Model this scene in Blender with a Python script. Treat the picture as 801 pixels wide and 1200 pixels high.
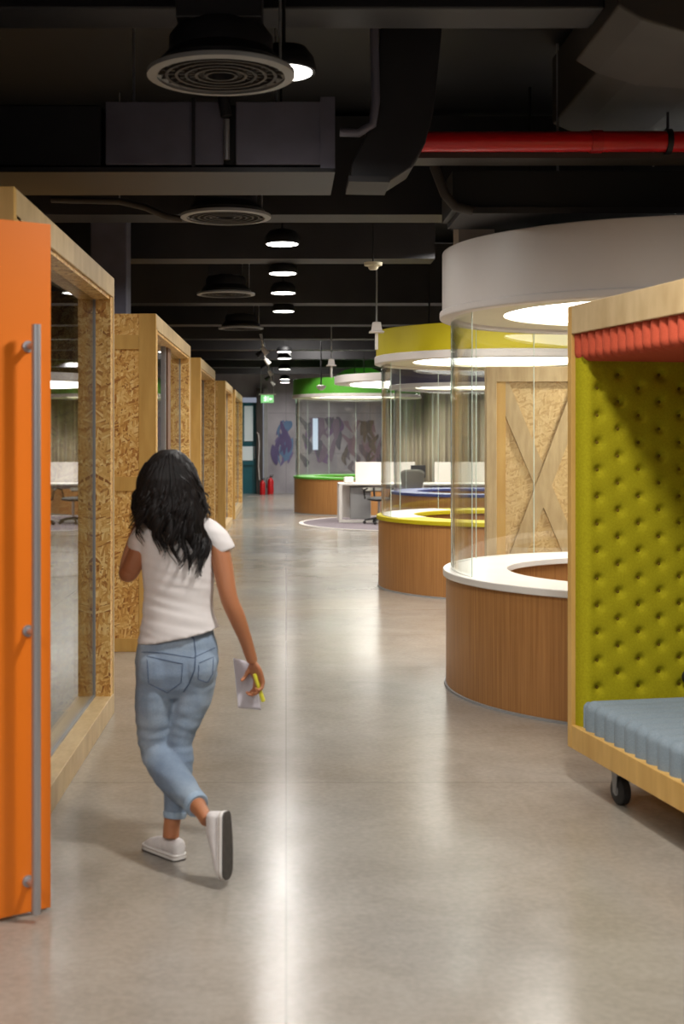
import bpy, bmesh, math, random
from mathutils import Vector, Matrix, noise
from mathutils.bvhtree import BVHTree
PI = math.pi
S = bpy.context.scene
C = S.collection
for o in list(bpy.data.objects): bpy.data.objects.remove(o, do_unlink=True)
random.seed(7)

# ------------------------------------------------------------------ camera, world, exposure
cam_d = bpy.data.cameras.new('camera'); cam = bpy.data.objects.new('camera', cam_d); C.objects.link(cam)
cam.location = (0, 0, 1.62); cam.rotation_euler = (PI/2, 0, 0)
F = 1500.0; U0 = 335.0; V0 = 512.0                    # focal length and vanishing point in pixels of 801x1200
cam_d.sensor_width = 36; cam_d.lens = F/1200*36
cam_d.shift_x = (400.5-U0)/1200; cam_d.shift_y = (V0-600)/1200
cam_d.clip_end = 200
cam_d.dof.use_dof = True; cam_d.dof.focus_distance = 9.0; cam_d.dof.aperture_fstop = 3.2
S.camera = cam
w = bpy.data.worlds.new('world'); S.world = w; w.use_nodes = True
w.node_tree.nodes['Background'].inputs[0].default_value = (0.75, 0.82, 1, 1)
w.node_tree.nodes['Background'].inputs[1].default_value = 0.25
S.view_settings.view_transform = 'Standard'; S.view_settings.look = 'None'
S.view_settings.gamma = 1; S.view_settings.use_curve_mapping = False
S.view_settings.exposure = 0.33
try:
    S.cycles.transparent_max_bounces = 40; S.cycles.max_bounces = 10
except Exception: pass

LAMP_W = 12.5          # watts of one ceiling downlight
FILL_W = 62.0       # watts of each added, unseen fill light around the hall
def area(loc, size, watts, col=(1, .97, .92)):  # serves the visible downlights and the added fill lights
    d = bpy.data.lights.new('downlight_or_fill', 'AREA'); d.shape = 'DISK'; d.size = size; d.energy = watts; d.color = col
    d.spread = math.radians(165)
    o = bpy.data.objects.new('downlight_or_fill', d); C.objects.link(o); o.location = loc
    return o
for y, p_ in ((-3.5, .5), (-1.0, .7), (1.4, 1.5)): area((-.1, y, 3.1), .3, LAMP_W*p_*1.5)  # unseen fill above and behind the camera, added for camera-facing surfaces
for x, y in ((-2.0, 0.9), (-2.2, -2.0), (4.4, 5.6), (4.6, 10.8), (4.9, 16.5), (0.95, 3.9), (1.6, 11.0),
             (5.2, 22.5), (1.0, 33.5), (3.4, 33.0), (3.6, 28.8), (2.6, 28.9), (1.7, 17.2), (3.2, 10.0)):
    area((x, y, 3.3), .35, FILL_W)  # unseen fill lights, added to brighten hall, booths and curtain
for x, y in ((.6, 25.2), (.2, 21.9), (.2, 30.6)): area((x, y, 3.75), .3, 50)  # added fill hidden between the beams, brightens the far end
for x, y in ((-2.2, 8.7), (-2.3, 14.1), (-2.2, 19.7)): area((x, y, 3.3), .3, 14)  # added fill over the gaps between the left-hand pods

# ------------------------------------------------------------------ helpers
def sr(r, g, b):
    f = lambda c: (c/255/12.92) if c/255 <= .04045 else ((c/255+.055)/1.055)**2.4
    return (f(r), f(g), f(b), 1)
def mat(name, col=None, rough=.5, metal=0, spec=.5, coat=0, build=None, bump=None):
    m = bpy.data.materials.new(name); m.use_nodes = True
    nt = m.node_tree; b = nt.nodes['Principled BSDF']
    if col: b.inputs['Base Color'].default_value = col
    b.inputs['Roughness'].default_value = rough; b.inputs['Metallic'].default_value = metal
    b.inputs['Specular IOR Level'].default_value = spec; b.inputs['Coat Weight'].default_value = coat
    if build: build(nt, b)
    return m
def N(nt, t, **kw):
    n = nt.nodes.new(t)
    for k, v in kw.items():
        if k in n.inputs: n.inputs[k].default_value = v
        else: setattr(n, k, v)
    return n
def coords(nt, scale=(1, 1, 1), rot=(0, 0, 0), kind='Object'):
    tc = N(nt, 'ShaderNodeTexCoord'); mp = N(nt, 'ShaderNodeMapping')
    mp.inputs['Scale'].default_value = scale; mp.inputs['Rotation'].default_value = rot
    nt.links.new(tc.outputs[kind], mp.inputs[0]); return mp.outputs[0]
def ramp(nt, src, stops):
    r = N(nt, 'ShaderNodeValToRGB'); e = r.color_ramp.elements
    e[0].position, e[0].color = stops[0]; e[1].position, e[1].color = stops[-1]
    for p, c in stops[1:-1]:
        k = e.new(p); k.color = c
    nt.links.new(src, r.inputs[0]); return r.outputs[0]
def mixc(nt, fac, a, b, mode='MIX'):
    m = N(nt, 'ShaderNodeMix', data_type='RGBA', blend_type=mode)
    for i, v in ((0, fac), (6, a), (7, b)):
        if hasattr(v, 'links') or hasattr(v, 'is_linked'): nt.links.new(v, m.inputs[i])
        else: m.inputs[i].default_value = v
    return m.outputs[2]
def bump(nt, b, src, strength=.2, dist=.01):
    k = N(nt, 'ShaderNodeBump'); k.inputs['Strength'].default_value = strength; k.inputs['Distance'].default_value = dist
    nt.links.new(src, k.inputs['Height']); nt.links.new(k.outputs[0], b.inputs['Normal'])
def noise_mat(name, c1, c2, scale=(8, 8, 8), rough=.5, detail=4, bmp=0, **kw):
    def f(nt, b):
        n = N(nt, 'ShaderNodeTexNoise'); n.inputs['Scale'].default_value = 1; n.inputs['Detail'].default_value = detail
        nt.links.new(coords(nt, scale), n.inputs['Vector'])
        nt.links.new(ramp(nt, n.outputs[0], [(.3, c1), (.7, c2)]), b.inputs['Base Color'])
        if bmp: bump(nt, b, n.outputs[0], bmp)
    return mat(name, rough=rough, build=f, **kw)
def osb(name, plane, gain=1.0, soft=False):
    def f(nt, b):
        outs = []
        for k, a in enumerate((.35, 1.45, 2.5)):
            rot = (0, a, 0) if plane == 'xz' else (a, 0, 0) if plane == 'yz' else (0, 0, a)
            sc = (15, 52, 75) if plane == 'xz' else (52, 15, 75) if plane == 'yz' else (15, 75, 52)
            # rotate first, stretch after
            tc = N(nt, 'ShaderNodeTexCoord'); m1 = N(nt, 'ShaderNodeMapping'); m2 = N(nt, 'ShaderNodeMapping')
            m1.inputs['Rotation'].default_value = rot; m2.inputs['Scale'].default_value = sc
            m2.inputs['Location'].default_value = (k*3.3, k*1.7, k*5.1)
            nt.links.new(tc.outputs['Object'], m1.inputs[0]); nt.links.new(m1.outputs[0], m2.inputs[0])
            v = N(nt, 'ShaderNodeTexVoronoi'); v.inputs['Scale'].default_value = 1; v.inputs['Randomness'].default_value = 1
            nt.links.new(m2.outputs[0], v.inputs['Vector'])
            sx = N(nt, 'ShaderNodeSeparateColor'); nt.links.new(v.outputs['Color'], sx.inputs[0]); outs.append((sx.outputs[0], sx.outputs[1]))
        cols = []
        g = lambda r, gg, bb: sr(r*gain, gg*gain, bb*gain)
        st = [(0, g(150, 94, 42)), (.14, g(190, 134, 66)), (.4, g(212, 162, 88)), (.7, g(224, 180, 106)), (1, g(240, 208, 142))]
        if soft: st = [(0, sr(186, 150, 96)), (.3, sr(206, 172, 116)), (1, sr(222, 192, 140))]  # paler tones put the haze of the glass in front into the colour
        for r, _ in outs: cols.append(ramp(nt, r, st))
        m = mixc(nt, ramp(nt, outs[0][1], [(.52, (0, 0, 0, 1)), (.54, (1, 1, 1, 1))]), cols[0], cols[1])
        m = mixc(nt, ramp(nt, outs[1][1], [(.62, (0, 0, 0, 1)), (.64, (1, 1, 1, 1))]), m, cols[2])
        nt.links.new(m, b.inputs['Base Color'])
    return mat(name, rough=.42, build=f)

M = {}
M['osb_xz'] = osb('osb_board_a', 'xz'); M['osb_yz'] = osb('osb_board_b', 'yz'); M['osb_washed'] = osb('glass_washed_osb_board', 'xz', soft=True); M['osb_xy'] = osb('osb_board_c', 'xy')
M['ply'] = noise_mat('birch_plywood', sr(214, 172, 98), sr(194, 150, 78), (14, 14, 2.2), .45, 6)
M['ply_pale'] = noise_mat('pale_plywood', sr(204, 178, 134), sr(180, 152, 108), (22, 9, 4), .45, 6)
M['veneer'] = noise_mat('oak_veneer', sr(176, 126, 74), sr(150, 102, 56), (70, 70, 1.6), .38, 5)
M['white'] = noise_mat('white_laminate', sr(226, 222, 216), sr(218, 214, 208), (3, 3, 3), .3)
M['white_paint'] = noise_mat('white_paint', sr(214, 206, 200), sr(206, 198, 192), (2, 2, 2), .45)
M['cream'] = noise_mat('cream_soffit', sr(214, 206, 180), sr(206, 198, 172), (2, 2, 2), .5)
M['yellow'] = noise_mat('yellow_paint', sr(190, 174, 0), sr(182, 166, 0), (3, 3, 3), .6)
M['green'] = noise_mat('green_paint', sr(88, 164, 54), sr(80, 154, 48), (3, 3, 3), .4)
M['blue'] = noise_mat('blue_paint', sr(66, 78, 140), sr(58, 68, 128), (3, 3, 3), .4)
M['bluegrey'] = noise_mat('slate_paint', sr(74, 70, 92), sr(66, 62, 84), (3, 3, 3), .5)
M['steel'] = mat('brushed_steel', sr(190, 190, 194), .38, .8)
M['alu'] = mat('aluminium', sr(176, 176, 180), .35, .9)
M['black'] = noise_mat('black_paint', sr(17, 16, 18), sr(12, 11, 13), (4, 4, 4), .6)
M['duct'] = noise_mat('dark_duct_metal', sr(122, 120, 136), sr(102, 100, 114), (3, 3, 3), .42, metal=.3)
M['duct_black'] = noise_mat('black_duct', sr(34, 32, 36), sr(26, 24, 28), (3, 3, 3), .5)
M['beam'] = noise_mat('dark_beam', sr(42, 40, 42), sr(32, 30, 32), (3, 3, 3), .6)
M['darktaupe'] = noise_mat('dark_taupe', sr(66, 60, 55), sr(54, 49, 46), (2, 2, 2), .6)
M['red_pipe'] = noise_mat('red_gloss_paint', sr(205, 24, 30), sr(190, 20, 26), (3, 3, 3), .3)
M['red'] = noise_mat('red_enamel', sr(190, 22, 28), sr(170, 18, 24), (3, 3, 3), .3)
M['orange'] = noise_mat('orange_lacquer', sr(236, 124, 26), sr(232, 118, 20), (.8, .8, .5), .42, 2)
M['rubber'] = mat('black_rubber', sr(32, 30, 30), .6)
M['rail_brown'] = noise_mat('brown_door_edge', sr(126, 92, 70), sr(110, 80, 60), (10, 10, 2), .5)
M['dark_room'] = noise_mat('dark_room_lining', sr(70, 68, 70), sr(58, 56, 58), (2, 2, 2), .7)
M['teal'] = noise_mat('teal_paint', sr(26, 96, 108), sr(20, 84, 96), (3, 3, 3), .4)
M['greyfab'] = noise_mat('grey_mesh_fabric', sr(118, 114, 104), sr(98, 94, 86), (60, 60, 60), .8)
M['grey'] = noise_mat('mid_grey', sr(150, 150, 150), sr(138, 138, 138), (4, 4, 4), .5)
def emit(name, col, st):
    def f(nt, b):
        b.inputs['Emission Color'].default_value = col; b.inputs['Emission Strength'].default_value = st
    return mat(name, (0.8, .8, .8, 1), .5, build=f)
M['lamp'] = emit('downlight_glow', (1, .96, .9, 1), 8)
M['podlamp'] = emit('pod_light_panel', (1, .97, .9, 1), 5.0)
M['teal_glow'] = emit('lit_teal_glass', sr(50, 150, 160), .12)
M['exit'] = emit('lit_green_sign', sr(40, 170, 70), .9)
M['exit_w'] = emit('lit_white_sign', sr(230, 255, 235), 1.3)
M['banner_blue'] = emit('pale_blue_glow', sr(120, 170, 215), .5)  # glow put into the banner's material, not a light source
def glassmat(name, tint, strength=.9):
    m = bpy.data.materials.new(name); m.use_nodes = True; nt = m.node_tree; nt.nodes.clear()
    out = N(nt, 'ShaderNodeOutputMaterial'); t = N(nt, 'ShaderNodeBsdfTransparent'); t.inputs[0].default_value = tint
    g = N(nt, 'ShaderNodeBsdfGlossy'); g.inputs['Roughness'].default_value = .0; g.inputs[0].default_value = (strength,)*3+(1,)
    lw = N(nt, 'ShaderNodeLayerWeight'); lw.inputs[0].default_value = .5
    p = N(nt, 'ShaderNodeMath', operation='POWER'); p.inputs[1].default_value = 5
    nt.links.new(lw.outputs['Facing'], p.inputs[0])
    q = N(nt, 'ShaderNodeMath', operation='MULTIPLY_ADD'); q.inputs[1].default_value = .96; q.inputs[2].default_value = .04
    nt.links.new(p.outputs[0], q.inputs[0])
    mx = N(nt, 'ShaderNodeMixShader'); nt.links.new(q.outputs[0], mx.inputs[0]); nt.links.new(t.outputs[0], mx.inputs[1]); nt.links.new(g.outputs[0], mx.inputs[2])
    nt.links.new(mx.outputs[0], out.inputs[0]); return m
M['glass'] = glassmat('clear_glass', (.955, .965, .95, 1))
M['glass_dark'] = glassmat('tinted_glass', (.8, .82, .82, 1))
M['glass_edge'] = mat('glass_edge', sr(200, 216, 206), .2)

def floor_build(nt, b):
    v = coords(nt)
    n1 = N(nt, 'ShaderNodeTexNoise'); n1.inputs['Scale'].default_value = .9; n1.inputs['Detail'].default_value = 8; n1.inputs['Roughness'].default_value = .62
    n2 = N(nt, 'ShaderNodeTexNoise'); n2.inputs['Scale'].default_value = 38; n2.inputs['Detail'].default_value = 5
    n3 = N(nt, 'ShaderNodeTexNoise'); n3.inputs['Scale'].default_value = 3.1; n3.inputs['Detail'].default_value = 9; n3.inputs['Distortion'].default_value = 1.2
    for n in (n1, n2, n3): nt.links.new(v, n.inputs['Vector'])
    c = ramp(nt, n1.outputs[0], [(.3, sr(130, 124, 115)), (.5, sr(146, 140, 131)), (.72, sr(162, 156, 148))])
    c = mixc(nt, .45, c, ramp(nt, n3.outputs[0], [(.35, sr(128, 120, 110)), (.65, sr(164, 158, 149))]))
    c = mixc(nt, .18, c, ramp(nt, n2.outputs[0], [(.35, sr(104, 94, 84)), (.7, sr(190, 180, 168))]))
    n4 = N(nt, 'ShaderNodeTexNoise'); n4.inputs['Scale'].default_value = .35; n4.inputs['Detail'].default_value = 3; nt.links.new(v, n4.inputs['Vector'])
    c = mixc(nt, .35, c, ramp(nt, n4.outputs[0], [(.38, sr(158, 142, 120)), (.62, sr(152, 150, 146))]))
    br = N(nt, 'ShaderNodeTexBrick'); br.offset = 0; br.inputs['Scale'].default_value = 1; br.inputs['Mortar Size'].default_value = .004
    br.inputs['Brick Width'].default_value = 3.2; br.inputs['Row Height'].default_value = 3.0
    br.inputs['Color1'].default_value = br.inputs['Color2'].default_value = (1, 1, 1, 1); br.inputs['Mortar'].default_value = (.68, .66, .64, 1)
    nt.links.new(v, br.inputs['Vector'])
    c = mixc(nt, 1.0, c, br.outputs[0], 'MULTIPLY')
    nt.links.new(c, b.inputs['Base Color'])
    r = N(nt, 'ShaderNodeMapRange'); r.inputs['To Min'].default_value = .13; r.inputs['To Max'].default_value = .29
    nt.links.new(n1.outputs[0], r.inputs[0]); nt.links.new(r.outputs[0], b.inputs['Roughness'])
    bump(nt, b, n1.outputs[0], .05, .01)
M['floor'] = mat('polished_concrete', rough=.15, spec=.42, build=floor_build)
def concrete_build(nt, b):
    n = N(nt, 'ShaderNodeTexNoise'); n.inputs['Scale'].default_value = 1.2; n.inputs['Detail'].default_value = 7
    nt.links.new(coords(nt), n.inputs['Vector'])
    br = N(nt, 'ShaderNodeTexBrick'); br.offset = 0; br.inputs['Scale'].default_value = 1; br.inputs['Mortar Size'].default_value = .006
    br.inputs['Brick Width'].default_value = 2.4; br.inputs['Row Height'].default_value = 1.15
    br.inputs['Color1'].default_value = br.inputs['Color2'].default_value = (1, 1, 1, 1); br.inputs['Mortar'].default_value = (.6, .6, .6, 1)
    nt.links.new(coords(nt, rot=(PI/2, 0, 0)), br.inputs['Vector'])
    nt.links.new(mixc(nt, 1.0, ramp(nt, n.outputs[0], [(.3, sr(128, 124, 130)), (.7, sr(164, 160, 166))]), br.outputs[0], 'MULTIPLY'), b.inputs['Base Color'])
M['concrete'] = mat('grey_concrete', rough=.75, build=concrete_build)

class MB:
    def __init__(s): s.v = []; s.f = []
    def add(s, vs, fs):
        n = len(s.v); s.v += [tuple(v) for v in vs]; s.f += [tuple(i+n for i in f) for f in fs]; return s
    def box(s, x0, x1, y0, y1, z0, z1, R=None):
        vs = [(x, y, z) for z in (z0, z1) for y in (y0, y1) for x in (x0, x1)]
        if R: vs = [R @ Vector(v) for v in vs]
        return s.add(vs, [(0, 2, 3, 1), (4, 5, 7, 6), (0, 1, 5, 4), (1, 3, 7, 5), (3, 2, 6, 7), (2, 0, 4, 6)])
    def arc(s, r0, r1, z0, z1, a0=0, a1=360, seg=96, c=(0, 0)):
        """solid ring sector; r0=0 gives a disc"""
        full = abs(a1-a0) >= 359.9; n = max(2, int(seg*abs(a1-a0)/360)); cnt = n if full else n+1
        vs = []
        for i in range(cnt):
            a = math.radians(a0+(a1-a0)*i/n); ca, sa = math.cos(a), math.sin(a)
            for r, z in ((r0, z0), (r1, z0), (r1, z1), (r0, z1)): vs.append((c[0]+r*ca, c[1]+r*sa, z))
        fs = []
        for i in range(n):
            a = i*4; b = ((i+1) % cnt)*4
            for k in range(4):
                fs.append((a+k, b+k, b+(k+1) % 4, a+(k+1) % 4))
        if not full: fs += [(3, 2, 1, 0), ((cnt-1)*4, (cnt-1)*4+1, (cnt-1)*4+2, (cnt-1)*4+3)]
        return s.add(vs, fs)
    def tube(s, pts, rad, seg=12, flat=None, cap=True, ref=None):
        """tube through pts; rad float or list of float / (a,b)"""
        pts = [Vector(p) for p in pts]; n = len(pts)
        if not isinstance(rad, (list, tuple)): rad = [rad]*n
        prev = None; vs = []
        for i, p in enumerate(pts):
            t = (pts[min(i+1, n-1)]-pts[max(i-1, 0)]).normalized()
            if prev is None:
                rf = Vector(ref) if ref else (Vector((1, 0, 0)) if abs(t.x) < .8 else Vector((0, 1, 0)))
                side = (rf-t*rf.dot(t)).normalized()
            else: side = (prev-t*prev.dot(t)).normalized()
            prev = side; up = t.cross(side)
            a, b = rad[i] if isinstance(rad[i], (tuple, list)) else (rad[i], rad[i])
            for k in range(seg):
                an = 2*PI*k/seg; vs.append(p+side*a*math.cos(an)+up*b*math.sin(an))
        fs = [(i*seg+k, i*seg+(k+1) % seg, (i+1)*seg+(k+1) % seg, (i+1)*seg+k) for i in range(n-1) for k in range(seg)]
        if cap: fs += [tuple(range(seg-1, -1, -1)), tuple(range((n-1)*seg, n*seg))]
        return s.add(vs, fs)
    def cyl(s, p0, p1, r, seg=24): return s.tube([p0, p1], r, seg)
    def rings(s, rings, seg=28):
        """horizontal ellipse stack: (cx,cy,z,a,b)"""
        vs = []
        for cx, cy, z, a, b in rings:
            for k in range(seg):
                an = 2*PI*k/seg; vs.append((cx+a*math.cos(an), cy+b*math.sin(an), z))
        n = len(rings)
        fs = [(i*seg+k, i*seg+(k+1) % seg, (i+1)*seg+(k+1) % seg, (i+1)*seg+k) for i in range(n-1) for k in range(seg)]
        fs += [tuple(range(seg-1, -1, -1)), tuple(range((n-1)*seg, n*seg))]
        return s.add(vs, fs)
    def ell(s, c, r, seg=20, rot=None):
        vs = []; n = 12
        rings = []
        for i in range(1, n):
            ph = PI*i/n
            for k in range(seg):
                an = 2*PI*k/seg; vs.append(Vector((r[0]*math.sin(ph)*math.cos(an), r[1]*math.sin(ph)*math.sin(an), -r[2]*math.cos(ph))))
        vs += [Vector((0, 0, -r[2])), Vector((0, 0, r[2]))]
        if rot: vs = [rot @ v for v in vs]
        vs = [v+Vector(c) for v in vs]
        fs = [(i*seg+k, i*seg+(k+1) % seg, (i+1)*seg+(k+1) % seg, (i+1)*seg+k) for i in range(n-2) for k in range(seg)]
        b = (n-1)*seg
        fs += [(b, (k+1) % seg, k) for k in range(seg)]+[((n-2)*seg+k, (n-2)*seg+(k+1) % seg, b+1) for k in range(seg)]
        return s.add(vs, fs)
    def lathe(s, prof, c=(0, 0, 0), seg=40, cap=True):
        vs = []
        for r, z in prof:
            for k in range(seg):
                an = 2*PI*k/seg; vs.append((c[0]+r*math.cos(an), c[1]+r*math.sin(an), c[2]+z))
        n = len(prof)
        fs = [(i*seg+k, i*seg+(k+1) % seg, (i+1)*seg+(k+1) % seg, (i+1)*seg+k) for i in range(n-1) for k in range(seg)]
        if cap: fs += [tuple(range(seg-1, -1, -1)), tuple(range((n-1)*seg, n*seg))]
        return s.add(vs, fs)
    def prism(s, poly, y0, y1):
        """poly in (x,z), extruded along y"""
        n = len(poly); vs = [(x, y0, z) for x, z in poly]+[(x, y1, z) for x, z in poly]
        fs = [tuple(range(n)), tuple(range(2*n-1, n-1, -1))]+[(i, n+i, n+(i+1) % n, (i+1) % n) for i in range(n)]
        return s.add(vs, fs)
    def grid(s, fn, nu, nv):
        vs = [fn(i/nu, j/nv) for j in range(nv+1) for i in range(nu+1)]
        w_ = nu+1
        return s.add(vs, [(j*w_+i, j*w_+i+1, (j+1)*w_+i+1, (j+1)*w_+i) for j in range(nv) for i in range(nu)])
    def build(s, name, m, parent=None, smooth=False, bevel=0, fix=True):
        me = bpy.data.meshes.new(name); me.from_pydata(s.v, [], s.f); me.update()
        if fix:
            b = bmesh.new(); b.from_mesh(me); bmesh.ops.recalc_face_normals(b, faces=b.faces); b.to_mesh(me); b.free()
        me.materials.append(m if not isinstance(m, str) else M[m])
        o = bpy.data.objects.new(name, me); C.objects.link(o)
        if parent: o.parent = parent
        if smooth:
            for p in me.polygons: p.use_smooth = True
            try: me.set_sharp_from_angle(angle=math.radians(38))
            except Exception: pass
        if bevel:
            k = o.modifiers.new('bevel', 'BEVEL'); k.width = bevel; k.segments = 2; k.limit_method = 'ANGLE'; k.angle_limit = math.radians(50)
        return o
def empty(name, loc, label, cat, group=None, rz=0):
    o = bpy.data.objects.new(name, None); C.objects.link(o); o.location = loc; o.rotation_euler = (0, 0, rz); o.empty_display_size = .1
    return tag(o, label, cat, group)
def tag(o, label=None, cat=None, group=None, kind=None):
    if label: o['label'] = label
    if cat: o['category'] = cat
    if group: o['group'] = group
    if kind: o['kind'] = kind
    return o
def struct(name, mb, m, **k): return tag(mb.build(name, m, **k), kind='structure')
def copy_tree(o, parent=None):
    c = o.copy(); C.objects.link(c); c.parent = parent
    for ch in [x for x in bpy.data.objects if x.parent == o]: copy_tree(ch, c)
    return c
def P(u, v, z): return Vector(((u-U0)*z/F, z, 1.62-(v-V0)*z/F))     # a point of the photograph's frame at distance z

# ------------------------------------------------------------------ setting
XL, XR, YB, YF, H = -3.6, 7.0, -5.0, 36.6, 3.95
struct('floor', MB().box(XL-.2, XR+.2, YB-.2, YF+.2, -.2, 0), 'floor')
struct('ceiling', MB().box(XL-.2, XR+.2, YB-.2, YF+.2, H, H+.2), 'black')
struct('wall_left', MB().box(XL-.2, XL, YB, YF, 0, H), 'dark_room')
struct('wall_right', MB().box(XR, XR+.2, YB, YF, 0, H), 'concrete')
struct('wall_back', MB().box(XL, XR, YB-.2, YB, 0, H), 'concrete')
struct('wall_far', MB().box(-.62, XR, YF, YF+.2, 0, H).box(XL, -.62, YF, YF+.2, 2.75, H).box(XL, -1.6, YF, YF+.2, 0, 2.75), 'concrete')
# recess with teal door at the end of the corridor
struct('trim_1', MB().box(-.84, -.66, YF-.30, YF, 0, 3.0), 'darktaupe')
struct('trim_2', MB().box(-.64, -.52, YF-.12, YF, 0, 3.0), 'grey')
d = tag(MB().box(-1.6, -.84, YF-.12, YF-.06, .0, 2.6).build('door_1', 'teal', bevel=.004), kind='structure')
MB().box(-1.50, -.94, YF-.15, YF-.118, 1.5, 2.5).box(-1.5, -.94, YF-.15, YF-.118, .95, 1.35).build('door_pane', 'teal_glow', d)
MB().box(-1.24, -1.19, YF-.17, YF-.118, 1.45, 2.55).box(-1.6, -.84, YF-.17, YF-.118, .82, .93).build('door_rail', M['teal'], d)
MB().cyl((-.9, YF-.2, 1.0), (-.9, YF-.2, 1.35), .012).build('door_handle', 'steel', d)

# ceiling beams across the corridor
for i, y in enumerate((9.1, 11.35, 15.1, 18.0, 20.6, 23.2, 26.0, 29.0, 32.0)):
    x1 = 1.32 if i == 1 else 6.9
    tag(MB().box(-3.55, x1, y, y+.34, 3.2, 3.9).build('ceiling_beam', 'beam'),
        ['dark ceiling beam nearest the camera, level above the second downlight', 'dark ceiling beam just behind the third downlight, ending at the white round booth',
         'dark ceiling beam behind the fourth downlight, above the yellow canopy', 'dark ceiling beam fourth from the camera across the corridor',
         'dark ceiling beam fifth from the camera across the corridor', 'dark ceiling beam sixth from the camera across the corridor',
         'dark ceiling beam seventh from the camera, before the green canopy', 'dark ceiling beam above the round green booth', 'farthest dark ceiling beam before the mural wall'][i],
        'beam', 'dark beams crossing the corridor ceiling')

# ------------------------------------------------------------------ ceiling services
t = empty('air_duct', (0, 6.6, 3.0), 'large dark grey rectangular air duct crossing the ceiling near the camera', 'duct')
def q(u, v, z=6.6): return ((u-U0)*z/F, 1.62-(v-V0)*z/F-3.0)
x0, zt = q(-160, 120); x1, zb = q(262, 194)
MB().box(x0, q(118, 0)[0], 0, .55, zb, zt-.01).build('duct_run', 'duct_black', t, bevel=.01)
MB().box(q(124, 0)[0], x1, -.02, .57, zb, zt).build('duct_section', 'duct', t, bevel=.006)
MB().box(q(276, 0)[0], q(385, 0)[0], -.02, .57, zb, zt).build('duct_section', 'duct', t, bevel=.006)
MB().box(q(225, 0)[0], q(229, 0)[0], -.035, .585, zb-.015, zt+.015).build('duct_flange', 'duct_black', t)
MB().box(q(375, 0)[0], q(392, 0)[0], -.035, .585, zb-.02, zt+.02).build('duct_flange', 'duct', t)
MB().box(q(262, 0)[0], q(277, 0)[0], .02, .5, zb+.01, zt-.01).build('duct_collar', 'black', t)
MB().box(x0, q(392, 0)[0], -.03, .6, zb-.04, zb-.015).build('duct_bracket', 'duct_black', t)
MB().tube([(q(266, 0)[0], -.05, zb+.02), (q(266, 0)[0], -.05, zt-.1)], .016).build('duct_clamp', 'steel', t, smooth=True)
MB().tube([(q(266, 0)[0], -.07, zt-.09), (q(262, 0)[0], -.07, zt), (q(272, 0)[0], -.07, zt+.2)], .03, 14).build('flexible_hose', 'duct_black', t, smooth=True)
for u in (150, 322): MB().cyl((q(u, 0)[0], .25, zt), (q(u, 0)[0], .25, .94), .008, 8).build('hanging_rod', 'steel', t)
t = empty('duct_elbow', (0, 6.5, 3.0), 'dark curved duct elbow rising beside the left end of the red pipe', 'duct')
poly = [q(u, v, 6.5) for u, v in ((410, 212), (455, 213), (482, 196), (498, 168), (508, 130), (524, -26), (452, -26), (438, 110), (428, 160), (412, 190))]
MB().prism(poly, 0, .3).build('elbow_body', 'duct_black', t, bevel=.008)
MB().prism([q(u, v, 6.5) for u, v in ((408, 214), (456, 215), (456, 208), (408, 207))], -.03, .32).build('elbow_flange', 'beam', t)
MB().tube([P(398, 155, 6.45)-Vector((0, 6.5, 3)), P(420, 156, 6.45)-Vector((0, 6.5, 3)), P(436, 146, 6.45)-Vector((0, 6.5, 3)), P(440, 120, 6.45)-Vector((0, 6.5, 3)), P(438, 30, 6.45)-Vector((0, 6.5, 3))], .022, 12).build('elbow_conduit', 'duct', t, smooth=True)

t = empty('sprinkler_pipe', (0, 6.9, 3.2), 'long glossy red fire sprinkler pipe under the ceiling at right', 'pipe')
zc = 1.62+(512-166)*6.9/F-3.2
MB().cyl((.62, 0, zc), (6.5, 0, zc), .055, 28).build('pipe_body', 'red_pipe', t, smooth=True)
for u in (698, 1150):
    x = (u-U0)*6.9/F; MB().cyl((x-.03, 0, zc), (x+.03, 0, zc), .062, 28).build('pipe_coupling', 'red', t, smooth=True)
for u in (782, 1300):
    x = (u-U0)*6.9/F
    MB().arc(.058, .068, -.015, .015, c=(0, 0)).add([], []).build('pipe_clamp', 'black', t).matrix_local = Matrix.Translation((x, 0, zc)) @ Matrix.Rotation(PI/2, 4, 'Y')
    MB().cyl((x, 0, zc+.06), (x, 0, .17), .008, 8).build('hanger_rod', 'black', t)
t = empty('cable_tray', (0, 7.03, 3.05), 'thin dark grey cable tray running just under the red pipe', 'tray')
zz = 1.62+(512-186)*6.95/F-3.05
MB().box(.7, 6.5, -.09, .09, zz, zz+.018).box(.7, 6.5, -.1, -.088, zz, zz+.03).box(.7, 6.5, .088, .1, zz, zz+.03).build('tray_channel', 'darktaupe', t)
for x in (2.05, 3.9): MB().cyl((x, .12, zz), (x, .12, .25 if x > 1 else .89), .006, 8).build('tray_rod', 'steel', t)
t = empty('ventilation_duct', (0, 7.3, 2.8), 'wide black duct with grey bottom edge above the white round booth', 'duct')
z = 7.3
tb = 1.62+(512-251)*z/F-2.8; tt = 1.62+(512-200)*z/F-2.8
MB().box((530-U0)*z/F, 6.5, 0, .5, tb+.03, tt).build('duct_body', 'black', t)
MB().box((538-U0)*z/F, 6.5, -.03, .53, tb, tb+.035).build('duct_edge', 'beam', t)
MB().tube([P(507, 196, z)-Vector((0, z+.05, 2.8)), P(513, 212, z)-Vector((0, z+.05, 2.8)), P(520, 230, z)-Vector((0, z+.05, 2.8)), P(532, 244, z)-Vector((0, z+.05, 2.8)), P(552, 249, z)-Vector((0, z+.05, 2.8))], .028, 12).build('bent_conduit', 'darktaupe', t, smooth=True)
for x in (1.6, 4.0): MB().cyl((x, .25, tt), (x, .25, 1.14), .008, 8).build('hanging_rod', 'steel', t)
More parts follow.
